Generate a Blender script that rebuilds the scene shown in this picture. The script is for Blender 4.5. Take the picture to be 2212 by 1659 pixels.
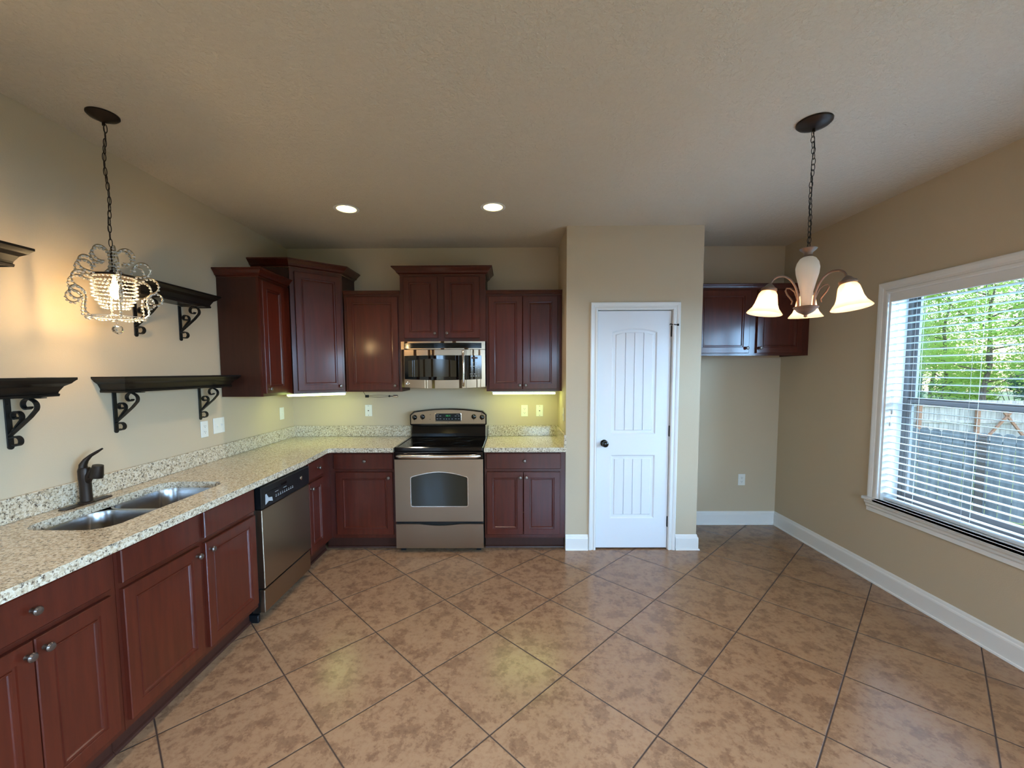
import bpy, bmesh, math, random
from mathutils import Vector, Matrix
PI = math.pi
random.seed(7)
S = bpy.context.scene
for o in list(bpy.data.objects): bpy.data.objects.remove(o)
C = S.collection

# ------------------------------------------------------------------ camera
cd = bpy.data.cameras.new('camera'); cam = bpy.data.objects.new('camera', cd); C.objects.link(cam)
W_, H_ = 2212.0, 1659.0
F_, CX, CY, PITCH, YAW, ROLL, HC = 910.2061, 1096.7053, 866.9903, .0716, -.0071, -.0041, 1.5603
cd.sensor_width = 36.0; cd.sensor_fit = 'HORIZONTAL'; cd.lens = F_ / W_ * 36
cd.shift_x = (W_/2 - CX) / W_; cd.shift_y = (CY - H_/2) / W_
cd.clip_start = .05; cd.clip_end = 200
fw = Vector((math.sin(YAW)*math.cos(PITCH), math.cos(YAW)*math.cos(PITCH), -math.sin(PITCH)))
rt = Vector((math.cos(YAW), -math.sin(YAW), 0)); up = rt.cross(fw)
r2 = math.cos(ROLL)*rt + math.sin(ROLL)*up; u2 = -math.sin(ROLL)*rt + math.cos(ROLL)*up
m = Matrix((r2, u2, -fw)).transposed().to_4x4(); m.translation = Vector((0, 0, HC))
cam.matrix_world = m
S.camera = cam
S.view_settings.view_transform = 'Standard'; S.view_settings.look = 'None'
S.view_settings.gamma = 1; S.view_settings.use_curve_mapping = False
S.view_settings.exposure = 0.12

# ------------------------------------------------------------------ sky, sun, added daylight lamps
w = bpy.data.worlds.new('sky'); S.world = w; w.use_nodes = True
nt = w.node_tree; nt.nodes.clear()
sky = nt.nodes.new('ShaderNodeTexSky'); sky.sky_type = 'NISHITA'; sky.sun_disc = False
sky.sun_elevation = math.radians(56); sky.sun_rotation = math.radians(100); sky.altitude = 0; sky.air_density = 1.3; sky.dust_density = 1.2
bg = nt.nodes.new('ShaderNodeBackground'); bg.inputs['Strength'].default_value = .9
wo = nt.nodes.new('ShaderNodeOutputWorld')
nt.links.new(sky.outputs[0], bg.inputs[0]); nt.links.new(bg.outputs[0], wo.inputs[0])
sd = bpy.data.lights.new('sun', 'SUN'); sd.energy = 4.0; sd.angle = math.radians(.6); sd.color = (1, .95, .86)
so = bpy.data.objects.new('sun', sd); C.objects.link(so)
so.rotation_euler = Vector((1.0, -.25, 1.55)).to_track_quat('Z', 'Y').to_euler()
def area(name, loc, rot, sx, sy, power, col, spread=180):
    l = bpy.data.lights.new(name, 'AREA'); l.shape = 'RECTANGLE'; l.size = sx; l.size_y = sy; l.energy = power; l.color = col
    l.spread = math.radians(spread)
    o = bpy.data.objects.new(name, l); C.objects.link(o); o.location = loc; o.rotation_euler = rot
    return o
# added fill lamps standing in for open sky beyond the glass doors behind the camera and above the yard window
area('sky_fill_rear', (.2, -5.2, 3.3), (math.radians(90), 0, 0), 8.0, 3.2, 2000, (.36, .62, 1.0))
area('sky_fill_side', (6.2, -2.9, 3.0), (0, PI/2, 0), 2.8, 5.0, 3000, (.34, .62, 1.0))
area('sky_fill_yard', (5.4, 2.2, 4.4), (0, math.radians(48), 0), 3.0, 5.0, 1000, (.24, .54, 1.0))

# ------------------------------------------------------------------ room numbers
XL, YB, ZC, XR = -2.185, 4.2, 2.76, 2.67
YR = -2.3
PX0, PX1, PY = .472, 1.612, 3.594      # pantry closet: left, right, front

# ------------------------------------------------------------------ materials
MATS = {}
def srgb(r, g, b):
    f = lambda c: (c/255/12.92) if c/255 <= .04045 else ((c/255+.055)/1.055)**2.4
    return (f(r), f(g), f(b), 1)
def mat(name, col=(200,200,200), rough=.5, metal=0, spec=.5, coat=0, emis=None, estr=0):
    m = bpy.data.materials.new(name); m.use_nodes = True; MATS[name] = m
    b = m.node_tree.nodes['Principled BSDF']
    b.inputs['Base Color'].default_value = srgb(*col); b.inputs['Roughness'].default_value = rough
    b.inputs['Metallic'].default_value = metal; b.inputs['Specular IOR Level'].default_value = spec
    b.inputs['Coat Weight'].default_value = coat; b.inputs['Coat Roughness'].default_value = .15
    if emis: b.inputs['Emission Color'].default_value = srgb(*emis); b.inputs['Emission Strength'].default_value = estr
    return m
def N(m, t): return m.node_tree.nodes.new(t)
def L(m, a, b): m.node_tree.links.new(a, b)
def bsdf(m): return m.node_tree.nodes['Principled BSDF']
def coords(m, scale=(1,1,1), obj=False):
    t = N(m, 'ShaderNodeTexCoord'); mp = N(m, 'ShaderNodeMapping'); mp.inputs['Scale'].default_value = scale
    if obj: L(m, t.outputs['Object'], mp.inputs['Vector'])
    else:
        g = N(m, 'ShaderNodeNewGeometry'); L(m, g.outputs['Position'], mp.inputs['Vector'])
    return mp.outputs[0]
def noise(m, vec, scale, detail=3, rough=.5):
    n = N(m, 'ShaderNodeTexNoise'); n.inputs['Scale'].default_value = scale; n.inputs['Detail'].default_value = detail
    n.inputs['Roughness'].default_value = rough; L(m, vec, n.inputs['Vector']); return n.outputs['Fac']
def ramp(m, fac, stops, interp='LINEAR'):
    r = N(m, 'ShaderNodeValToRGB'); r.color_ramp.interpolation = interp; e = r.color_ramp.elements
    while len(e) < len(stops): e.new(.5)
    for i, (p, c) in enumerate(stops): e[i].position = p; e[i].color = c if len(c) == 4 else srgb(*c)
    L(m, fac, r.inputs[0]); return r.outputs[0]
def mix(m, f, a, b, mode='MIX'):
    x = N(m, 'ShaderNodeMix'); x.data_type = 'RGBA'; x.blend_type = mode
    for s, v in ((x.inputs[0], f), (x.inputs[6], a), (x.inputs[7], b)):
        if hasattr(v, 'is_output'): L(m, v, s)
        else: s.default_value = v
    return x.outputs[2]
def bump(m, h, strength, dist=.01):
    b = N(m, 'ShaderNodeBump'); b.inputs['Strength'].default_value = strength; b.inputs['Distance'].default_value = dist
    L(m, h, b.inputs['Height']); L(m, b.outputs[0], bsdf(m).inputs['Normal'])
def math_(m, op, a, b=None, c=None):
    x = N(m, 'ShaderNodeMath'); x.operation = op
    for i, v in enumerate((a, b, c)):
        if v is None: continue
        if hasattr(v, 'is_output'): L(m, v, x.inputs[i])
        else: x.inputs[i].default_value = v
    return x.outputs[0]

m = mat('wall_paint', (197,180,154), .62, spec=.3); v = coords(m); bump(m, noise(m, v, 140, 2), .12, .004)
m = mat('ceiling_paint', (212,199,180), .85, spec=.2); v = coords(m)
nz = noise(m, v, 52, 4, .6); bump(m, ramp(m, nz, [(.42,(0,0,0)),(.62,(255,255,255))]), .55, .006)
mat('white_trim', (232,230,226), .32, spec=.5)
mat('door_white', (230,232,236), .35)
mat('white_plastic', (228,228,222), .35)
mat('ivory_plastic', (225,224,205), .4)
mat('dark_slot', (40,38,36), .6)
# floor tile on the diagonal
m = mat('floor_tile', rough=.5); g = N(m, 'ShaderNodeNewGeometry'); sp = N(m, 'ShaderNodeSeparateXYZ'); L(m, g.outputs['Position'], sp.inputs[0])
dx = math_(m, 'SUBTRACT', sp.outputs[0], -.8141); dy = math_(m, 'SUBTRACT', sp.outputs[1], 1.7011); k = 1/(math.sqrt(2)*.508)
uu = math_(m, 'MULTIPLY', math_(m, 'ADD', dx, dy), k); vv = math_(m, 'MULTIPLY', math_(m, 'SUBTRACT', dy, dx), k)
cell = N(m, 'ShaderNodeCombineXYZ'); L(m, math_(m, 'FLOOR', uu), cell.inputs[0]); L(m, math_(m, 'FLOOR', vv), cell.inputs[1])
def edge(t):
    f = math_(m, 'FRACT', t); return math_(m, 'MINIMUM', f, math_(m, 'SUBTRACT', 1.0, f))
ed = math_(m, 'MINIMUM', edge(uu), edge(vv))
gr = ramp(m, ed, [(.0052,(0,0,0)),(.0082,(255,255,255))])
wn = N(m, 'ShaderNodeTexWhiteNoise'); wn.noise_dimensions = '3D'; L(m, cell.outputs[0], wn.inputs['Vector'])
off = N(m, 'ShaderNodeVectorMath'); off.operation = 'MULTIPLY_ADD'; L(m, wn.outputs['Color'], off.inputs[0]); off.inputs[1].default_value = (7,7,7); L(m, g.outputs['Position'], off.inputs[2])
n1 = noise(m, off.outputs[0], 11, 10, .72); n2 = noise(m, off.outputs[0], 2.0, 3, .5); n3 = noise(m, off.outputs[0], 38, 5, .7)
base = ramp(m, n1, [(.36,(106,75,54)),(.462,(126,91,66)),(.482,(150,114,84)),(.62,(158,122,91))])
base = mix(m, .35, base, ramp(m, n3, [(.38,(112,81,58)),(.52,(156,122,91))]))
base = mix(m, .2, base, ramp(m, n2, [(.35,(122,91,67)),(.65,(154,119,89))]))
L(m, mix(m, gr, srgb(62,45,36), base), bsdf(m).inputs['Base Color'])
L(m, ramp(m, gr, [(0,(200,200,200)),(1,(128,128,128))]), bsdf(m).inputs['Roughness'])
bump(m, math_(m, 'ADD', math_(m, 'MULTIPLY', gr, 1.0), math_(m, 'MULTIPLY', n3, .12)), .35, .003)
# granite
m = mat('granite', rough=.12, spec=.5); v = coords(m)
vo = N(m, 'ShaderNodeTexVoronoi'); vo.inputs['Scale'].default_value = 130; L(m, v, vo.inputs['Vector'])
nn = noise(m, v, 95, 5, .7); n4 = noise(m, v, 44, 4, .65)
c1 = ramp(m, vo.outputs['Color'], [(.12,(158,140,116)),(.4,(196,180,154)),(.75,(214,202,180))])
c2 = mix(m, ramp(m, nn, [(.56,(0,0,0)),(.60,(255,255,255))]), c1, srgb(84,72,62))
c3 = mix(m, ramp(m, n4, [(.60,(0,0,0)),(.66,(200,200,200))]), c2, srgb(58,50,46))
n5 = noise(m, v, 58, 4, .6)
c4 = mix(m, ramp(m, n5, [(.57,(0,0,0)),(.64,(190,190,190))]), c3, srgb(226,220,206))
L(m, c4, bsdf(m).inputs['Base Color'])
# cherry wood
def wood(name, a, b, rough=.38, coat=.42, axis=2):
    m = mat(name, rough=rough, coat=coat, spec=.3); sc = [16,16,16]; sc[axis] = 1.6
    v = coords(m, tuple(sc), True); f = noise(m, v, 2.2, 6, .6)
    L(m, ramp(m, f, [(.3, a), (.7, b)]), bsdf(m).inputs['Base Color']); return m
wood('cherry', (62,19,9), (76,27,13)); wood('cherry_door', (66,21,10), (82,29,15))
wood('cherry_side', (50,24,16), (60,29,20), rough=.45, coat=.1)
wood('espresso', (13,9,7), (19,13,11), rough=.4, coat=.18, axis=1)
mat('black_iron', (20,20,20), .5, .3)
mat('bronze', (52,42,36), .4, .7)
mat('knob_metal', (120,110,104), .3, .9)
mat('taupe_metal', (118,98,86), .45, .5)
# stainless, brushed
def steel(name, col, rough, aniso=.75):
    m = mat(name, col, rough, 1.0); b = bsdf(m); b.inputs['Anisotropic'].default_value = aniso
    t = N(m, 'ShaderNodeTangent'); t.direction_type = 'RADIAL'; t.axis = 'Z'; L(m, t.outputs[0], b.inputs['Tangent'])
    v = coords(m, (1.5,1.5,160), True); L(m, ramp(m, noise(m, v, 3, 2, .5), [(.3, (rough*.985,)*3+(1,)), (.7, (rough*1.015,)*3+(1,))]), b.inputs['Roughness'])
    return m
steel('stainless', (158,138,116), .29, .6); steel('sink_steel', (170,166,164), .25, .3)
steel('handle_steel', (215,208,200), .22, 0)
mat('black_gloss', (6,6,7), .10); mat('black_plastic', (14,15,17), .3, spec=.4); mat('black_glass', (6,7,8), .08); mat('display_glass', (8,9,10), .35, spec=.3)
mat('oven_glass', (46,42,32), .12, spec=.35); mat('grey_print', (170,175,180), .5); mat('burner_ring', (34,34,36), .2)
mat('green_display', (10,30,16), .4, emis=(70,210,120), estr=.8)
mat('amber_display', (60,34,14), .4)
mat('frosted_lamp', (255,240,215), .5)
def glassy(name, tint, fac=.9):
    m = bpy.data.materials.new(name); m.use_nodes = True; MATS[name] = m; t = m.node_tree; t.nodes.clear()
    o = t.nodes.new('ShaderNodeOutputMaterial'); a = t.nodes.new('ShaderNodeBsdfTransparent'); a.inputs[0].default_value = tint
    g = t.nodes.new('ShaderNodeBsdfGlossy'); g.inputs['Roughness'].default_value = .02
    fr = t.nodes.new('ShaderNodeFresnel'); fr.inputs[0].default_value = 1.45
    ge = t.nodes.new('ShaderNodeNewGeometry'); mu = t.nodes.new('ShaderNodeMath'); mu.operation = 'MULTIPLY_ADD'; mu.inputs[1].default_value = -1; mu.inputs[2].default_value = 1
    t.links.new(ge.outputs['Backfacing'], mu.inputs[0]); mv = t.nodes.new('ShaderNodeMath'); mv.operation = 'MULTIPLY'; t.links.new(fr.outputs[0], mv.inputs[0]); t.links.new(mu.outputs[0], mv.inputs[1])
    x = t.nodes.new('ShaderNodeMixShader'); t.links.new(mv.outputs[0], x.inputs[0]); t.links.new(a.outputs[0], x.inputs[1]); t.links.new(g.outputs[0], x.inputs[2])
    t.links.new(x.outputs[0], o.inputs[0]); return m
glassy('window_glass', (.93,.97,.98,1))
def frosted(name, col, transp, em=0):
    m = bpy.data.materials.new(name); m.use_nodes = True; MATS[name] = m; t = m.node_tree; t.nodes.clear()
    o = t.nodes.new('ShaderNodeOutputMaterial'); tr = t.nodes.new('ShaderNodeBsdfTransparent'); tr.inputs[0].default_value = (1,.95,.88,1)
    a = t.nodes.new('ShaderNodeBsdfTranslucent'); a.inputs[0].default_value = srgb(*col)
    d = t.nodes.new('ShaderNodeBsdfDiffuse'); d.inputs[0].default_value = srgb(*col)
    x = t.nodes.new('ShaderNodeMixShader'); x.inputs[0].default_value = .45
    t.links.new(a.outputs[0], x.inputs[1]); t.links.new(d.outputs[0], x.inputs[2])
    y = t.nodes.new('ShaderNodeMixShader'); y.inputs[0].default_value = transp
    t.links.new(x.outputs[0], y.inputs[1]); t.links.new(tr.outputs[0], y.inputs[2])
    t.links.new(y.outputs[0], o.inputs[0]); return m
frosted('shade_glass', (252,226,200), .3); frosted('urn_glass', (236,232,222), .1)
m = bpy.data.materials.new('crystal'); m.use_nodes = True; MATS['crystal'] = m
b = bsdf(m); b.inputs['Base Color'].default_value = (1,.96,.88,1); b.inputs['Roughness'].default_value = .12; b.inputs['Transmission Weight'].default_value = .6; b.inputs['IOR'].default_value = 1.5
def emit(name, col, s):
    m = mat(name, col, .5, emis=col, estr=s); return m
emit('bulb_warm', (255,214,150), 14); emit('bulb_flood', (255,240,196), 12); emit('tube_light', (226,246,150), 15)
emit('bulb_chand', (255,220,180), 14)
mat('can_reflector', (250,240,190), .3)
mat('blind_white', (226,230,232), .4); mat('cord_white', (225,225,220), .6)
mat('vinyl_tan', (104,100,98), .45)
m = mat('grass', rough=.9); v = coords(m); L(m, ramp(m, noise(m, v, 4, 5), [(.3,(44,70,30)),(.7,(96,112,54))]), bsdf(m).inputs['Base Color'])
m = mat('fence_wood', rough=.85); v = coords(m, (9,9,.8)); L(m, ramp(m, noise(m, v, 2, 5), [(.3,(150,145,138)),(.7,(190,184,174))]), bsdf(m).inputs['Base Color'])
mat('fence_post', (150,110,84), .8)
m = mat('bark', rough=.9); v = coords(m, (6,6,1)); L(m, ramp(m, noise(m, v, 6, 4), [(.3,(70,58,48)),(.7,(128,112,98))]), bsdf(m).inputs['Base Color'])
def leaf(name, c):
    m = bpy.data.materials.new(name); m.use_nodes = True; MATS[name] = m; t = m.node_tree; t.nodes.clear()
    o = t.nodes.new('ShaderNodeOutputMaterial'); a = t.nodes.new('ShaderNodeBsdfTranslucent'); d = t.nodes.new('ShaderNodeBsdfDiffuse')
    for n_ in (a, d): n_.inputs[0].default_value = srgb(*c)
    x = t.nodes.new('ShaderNodeMixShader'); x.inputs[0].default_value = .5
    t.links.new(a.outputs[0], x.inputs[1]); t.links.new(d.outputs[0], x.inputs[2]); t.links.new(x.outputs[0], o.inputs[0])
leaf('leaf_bright', (160,190,96)); leaf('leaf_mid', (122,158,96)); leaf('leaf_deep', (84,126,92))

mat('clear_crystal', (255,252,246), .02); bsdf(MATS['clear_crystal']).inputs['Transmission Weight'].default_value = 1.0
# ------------------------------------------------------------------ mesh helpers
def bm_(): return bmesh.new()
def box(bm, x0, x1, y0, y1, z0, z1, bev=0, seg=1):
    vs = [bm.verts.new((x, y, z)) for x in (x0, x1) for y in (y0, y1) for z in (z0, z1)]
    q = [(0,1,3,2),(4,6,7,5),(0,4,5,1),(2,3,7,6),(0,2,6,4),(1,5,7,3)]
    fs = [bm.faces.new([vs[i] for i in f]) for f in q]
    if bev > 0:
        es = {e for f in fs for e in f.edges}
        bmesh.ops.bevel(bm, geom=list(es), offset=bev, segments=seg, affect='EDGES', profile=.5)
    return bm
def rings(bm, rs, cap0=True, cap1=True, closed=True):
    vr = [[bm.verts.new(p) for p in r] for r in rs]; n = len(vr[0])
    for a, b in zip(vr, vr[1:]):
        for i in range(n if closed else n-1):
            j = (i+1) % n
            try: bm.faces.new((a[i], a[j], b[j], b[i]))
            except ValueError: pass
    if cap0: bm.faces.new(list(reversed(vr[0])))
    if cap1: bm.faces.new(vr[-1])
    return vr
def lathe(bm, prof, seg=24, c=(0,0,0), axis=(0,0,1), cap=True):
    q = Vector((0,0,1)).rotation_difference(Vector(axis)); c = Vector(c); rs = []
    for r, z in prof:
        r = max(r, 1e-4); rs.append([c + q @ Vector((r*math.cos(2*PI*i/seg), r*math.sin(2*PI*i/seg), z)) for i in range(seg)])
    rings(bm, rs, cap, cap); return bm
def tube(bm, pts, r, seg=8, closed=False, flat=1.0, cap=True):
    pts = [Vector(p) for p in pts]; n = len(pts); rs = []; prev = None
    for i, p in enumerate(pts):
        if closed: t = pts[(i+1) % n] - pts[i-1]
        else: t = pts[min(i+1, n-1)] - pts[max(i-1, 0)]
        t.normalize()
        if prev is None:
            a = Vector((0,0,1)) if abs(t.z) < .9 else Vector((1,0,0)); u = t.cross(a).normalized()
        else:
            u = (prev - t*prev.dot(t)).normalized()
        prev = u; v = t.cross(u); rr = r[i] if isinstance(r, (list, tuple)) else r
        rs.append([p + u*math.cos(2*PI*k/seg)*rr + v*math.sin(2*PI*k/seg)*rr*flat for k in range(seg)])
    if closed: rs.append(rs[0]); rings(bm, rs, False, False)
    else: rings(bm, rs, cap, cap)
    return bm
def extrude_poly(bm, outer, holes, a, b, mp=lambda u, v, h: (u, v, h)):
    """flat polygon with holes, given thickness from h=a to h=b"""
    loops = [outer] + list(holes); lay = {}
    for h in (a, b):
        vls = [[bm.verts.new(mp(u, v, h)) for u, v in lp] for lp in loops]
        es = []
        for vl in vls:
            for i in range(len(vl)): es.append(bm.edges.new((vl[i], vl[(i+1) % len(vl)])))
        bmesh.ops.triangle_fill(bm, edges=es, use_beauty=True, use_dissolve=False); lay[h] = vls
    for A, B in zip(lay[a], lay[b]):
        for i in range(len(A)):
            j = (i+1) % len(A); bm.faces.new((A[i], A[j], B[j], B[i]))
    bmesh.ops.recalc_face_normals(bm, faces=bm.faces[:]); return bm
def sweep(bm, path, prof, mp=lambda u, v, h: (u, v, h), closed=False, side=1):
    """mitred sweep; prof points (offset along left normal*side, height h)"""
    P = [Vector(p) for p in path]; n = len(P); secs = []
    for i in range(n):
        if closed or 0 < i < n-1: d0 = (P[i]-P[i-1]).normalized(); d1 = (P[(i+1) % n]-P[i]).normalized()
        elif i == 0: d0 = d1 = (P[1]-P[0]).normalized()
        else: d0 = d1 = (P[-1]-P[-2]).normalized()
        n0 = Vector((-d0.y, d0.x))*side; n1 = Vector((-d1.y, d1.x))*side
        mt = (n0+n1).normalized(); s = 1/max(mt.dot(n0), .2)
        secs.append([mp(P[i].x + mt.x*s*o, P[i].y + mt.y*s*o, h) for o, h in prof])
    if closed: secs.append(secs[0])
    rings(bm, secs, not closed, not closed); bmesh.ops.remove_doubles(bm, verts=bm.verts[:], dist=1e-6)
    bmesh.ops.recalc_face_normals(bm, faces=bm.faces[:]); return bm
def rrect(x0, x1, y0, y1, r, n=5):
    out = []
    for cx_, cy_, a0 in ((x1-r, y1-r, 0), (x0+r, y1-r, 90), (x0+r, y0+r, 180), (x1-r, y0+r, 270)):
        for i in range(n+1):
            a = math.radians(a0 + 90*i/n); out.append((cx_ + r*math.cos(a), cy_ + r*math.sin(a)))
    return out
def ring2d(cx_, cy_, r, n=32): return [(cx_ + r*math.cos(2*PI*i/n), cy_ + r*math.sin(2*PI*i/n)) for i in range(n)]
def obj(name, bm, m, parent=None, smooth=False, loc=None, rot=None):
    bmesh.ops.recalc_face_normals(bm, faces=bm.faces[:])
    me = bpy.data.meshes.new(name); bm.to_mesh(me); bm.free()
    if smooth:
        for p in me.polygons: p.use_smooth = True
        try: me.set_sharp_from_angle(angle=math.radians(40))
        except Exception: pass
    o = bpy.data.objects.new(name, me); C.objects.link(o)
    for x in (m if isinstance(m, (list, tuple)) else [m]): me.materials.append(MATS[x])
    if parent: o.parent = parent
    if loc: o.location = loc
    if rot: o.rotation_euler = rot
    return o
def tag(o, label, cat, group=None, kind=None):
    if label: o['label'] = label
    if cat: o['category'] = cat
    if group: o['group'] = group
    if kind: o['kind'] = kind
    return o
def thing(name, label, cat, loc=(0,0,0), rotz=0, group=None, kind=None):
    o = bpy.data.objects.new(name, None); C.objects.link(o); o.location = loc; o.rotation_euler = (0,0,rotz); o.empty_display_size = .1
    return tag(o, label, cat, group, kind)
def struct(name, bm, m, smooth=False):
    o = obj(name, bm, m, None, smooth); o['kind'] = 'structure'; return o
def text(name, s, size, m, parent, loc, rot=(PI/2,0,0), depth=.0004):
    cu = bpy.data.curves.new(name, 'FONT'); cu.body = s; cu.size = size; cu.extrude = depth; cu.align_x = 'CENTER'; cu.align_y = 'CENTER'
    t = bpy.data.objects.new(name, cu); C.objects.link(t)
    dg = bpy.context.evaluated_depsgraph_get(); me = bpy.data.meshes.new_from_object(t.evaluated_get(dg))
    bpy.data.objects.remove(t); bpy.data.curves.remove(cu)
    o = bpy.data.objects.new(name, me); C.objects.link(o); me.materials.clear(); me.materials.append(MATS[m]); o.parent = parent; o.location = loc; o.rotation_euler = rot
    return o
def kids(o): return [c for c in bpy.data.objects if c.parent == o]
def copy_tree(o, parent=None):
    c = o.copy(); C.objects.link(c); c.parent = parent
    if parent: c.matrix_parent_inverse = o.matrix_parent_inverse.copy()
    for ch in kids(o): copy_tree(ch, c)
    return c

# ------------------------------------------------------------------ room shell
bm = bm_(); box(bm, XL-.15, XR+.16, YR-.15, YB+.15, -.12, 0); struct('floor', bm, 'floor_tile')
CANS = [(-1.205, 3.19), (-.124, 3.176), (-1.2, .55), (.2, .55), (1.5, .3), (-1.2, -1.3), (.2, -1.3), (1.6, -1.3)]  # those after the visible pair are added, unseen, for warm fill light
bm = bm_(); extrude_poly(bm, [(XL-.15, YR-.15), (XR+.16, YR-.15), (XR+.16, YB+.15), (XL-.15, YB+.15)], [ring2d(x, y, .072) for x, y in CANS], ZC, ZC+.02)
struct('ceiling', bm, 'ceiling_paint')
bm = bm_(); box(bm, XL-.15, XR+.16, YR-.15, YB+.15, ZC+.2, ZC+.3); struct('ceiling_deck', bm, 'ceiling_paint')
bm = bm_(); box(bm, XL-.15, XL, YR, YB, 0, ZC); struct('wall_left', bm, 'wall_paint')
bm = bm_(); box(bm, XL-.15, XR+.16, YB, YB+.15, 0, ZC); struct('wall_back', bm, 'wall_paint')
WY0, WY1, WZ0, WZ1 = 1.16, 3.022, .60, 2.102       # kitchen window opening
mpx = lambda u, v, h: (h, u, v)
bm = bm_(); extrude_poly(bm, [(YR, 0), (YB, 0), (YB, ZC), (YR, ZC)], [[(WY0, WZ0), (WY1, WZ0), (WY1, WZ1), (WY0, WZ1)], [(-1.9, .02), (.3, .02), (.3, 2.08), (-1.9, 2.08)]], XR, XR+.16, mpx)
struct('wall_right', bm, 'wall_paint')
mpy = lambda u, v, h: (u, h, v)
bm = bm_(); extrude_poly(bm, [(XL-.15, 0), (XR+.16, 0), (XR+.16, ZC), (XL-.15, ZC)],
    [[(-2.1, .02), (-1.5, .02), (-1.5, 2.08), (-2.1, 2.08)], [(.3, .02), (2.5, .02), (2.5, 2.08), (.3, 2.08)]], YR-.15, YR, mpy)
struct('wall_rear', bm, 'wall_paint')
DX0, DX1, DZ = .738, 1.362, 2.068
bm = bm_(); extrude_poly(bm, [(PX0, 0), (DX0-.012, 0), (DX0-.012, DZ+.012), (DX1+.012, DZ+.012), (DX1+.012, 0), (PX1, 0), (PX1, ZC), (PX0, ZC)], [], PY, PY+.11, mpy)
box(bm, PX0, PX0+.11, PY+.11, YB, 0, ZC); box(bm, PX1-.11, PX1, PY+.11, YB, 0, ZC)
struct('wall_pantry', bm, 'wall_paint')
# baseboards
bprof = [(0,0),(0,.135),(.004,.135),(.007,.128),(.009,.116),(.014,.110),(.016,.102),(.016,.012),(.024,.010),(.026,.002),(.026,0)]
bm = bm_(); sweep(bm, [(XR, .36), (XR, YB), (PX1, YB)], bprof, side=1); struct('baseboard_right', bm, 'white_trim')
bm = bm_(); sweep(bm, [(PX0+.001, PY), (DX0-.068, PY)], bprof, side=-1); struct('baseboard_left', bm, 'white_trim')
bm = bm_(); sweep(bm, [(DX1+.068, PY), (PX1, PY), (PX1, YB-.03)], bprof, side=-1); struct('baseboard_pantry', bm, 'white_trim')
bm = bm_(); sweep(bm, [(XL, 1.0), (XL, YR)], bprof, side=1); struct('baseboard_rear', bm, 'white_trim')

# ------------------------------------------------------------------ pantry door
cprof = [(0,0),(0,-.014),(.006,-.017),(.016,-.017),(.020,-.012),(.030,-.012),(.034,-.016),(.048,-.020),(.056,-.020),(.060,-.016),(.060,0)]
def casing(name, path, plane, mp, side):
    bm = bm_(); sweep(bm, path, cprof, lambda u, v, h: mp(u, v, plane + h), side=side); return struct(name, bm, 'white_trim')
casing('trim_1', [(DX0-.004, 0), (DX0-.004, DZ+.004), (DX1+.004, DZ+.004), (DX1+.004, 0)], PY, mpy, 1)
d1 = thing('door_1', None, None, (DX0, PY+.012, .012), kind='structure')
DW, DH = DX1-DX0, DZ-.018
bm = bm_(); box(bm, .003, DW-.003, .012, .038, 0, DH)
# front skin with two openings, then sunken moulded panels with plank grooves
def arch(x0, x1, z0, z1, rise, n=14):
    pts = [(x0, z0), (x1, z0), (x1, z1-rise)]
    for i in range(1, n):
        t = i/n; x = x1 + (x0-x1)*t; pts.append((x, z1 - rise + rise*math.sin(PI*t)**.8))
    pts.append((x0, z1-rise)); return pts
def inset(poly, d):
    n = len(poly); out = []
    for i in range(n):
        a, b, c = Vector(poly[i-1]), Vector(poly[i]), Vector(poly[(i+1) % n]); d0 = (b-a).normalized(); d1_ = (c-b).normalized()
        n0 = Vector((-d0.y, d0.x)); n1 = Vector((-d1_.y, d1_.x)); mt = (n0+n1).normalized(); s = d/max(mt.dot(n0), .3); out.append(tuple(b + mt*s))
    return out
pan = [arch(.125, .505, .955-.012+.06, 1.905, .03), arch(.125, .505, .262, .822, .0005)]
extrude_poly(bm, [(.003,0),(DW-.003,0),(DW-.003,DH),(.003,DH)], pan, 0, .0115, mpy)
for p in pan:
    rs = [p, inset(p, .012), inset(p, .03), inset(p, .036)]; hs = [0, .009, .010, .004]
    vr = rings(bm, [[(u, h, v) for u, v in r] for r, h in zip(rs, hs)], False, False)
    x0, x1 = rs[-1][0][0], rs[-1][1][0]; nG = 4; g = .0042
    for i in range(nG):
        a = x0 + (x1-x0)*i/nG + (g if i else 0); b = x0 + (x1-x0)*(i+1)/nG - (g if i < nG-1 else 0)
        top = lambda x: max(q[1] for q in rs[-1]) if max(q[1] for q in p)-p[2][1] < .005 else min(max(q[1] for q in rs[-1]), rs[-1][2][1] + .03*math.sin(PI*(x-x0)/(x1-x0))**.8 - .002)
        xs = [a + (b-a)*j/4 for j in range(5)]
        pl = [(x, rs[-1][0][1]) for x in xs] + [(x, top(x)) for x in reversed(xs)]
        extrude_poly(bm, pl, [], .0038, .0119, mpy)
obj('door_panel', bm, 'door_white', d1)
bm = bm_(); lathe(bm, [(.031,0),(.031,.004),(.026,.008),(.011,.012),(.010,.026),(.018,.032),(.027,.042),(.029,.052),(.024,.062),(.012,.067),(0,.068)], 28, (.066, 0, .925), (0,-1,0)); obj('door_knob', bm, 'black_gloss', d1, True)
for hz in (1.88, 1.03, .235):
    bm = bm_(); box(bm, DW-.006, DW+.006, -.004, .006, hz-.045, hz+.045, .001); lathe(bm, [(.005,-.047),(.007,-.045),(.007,.045),(.005,.047)], 12, (DW+.001, -.006, hz)); obj('hinge', bm, 'black_iron', d1)
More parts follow.
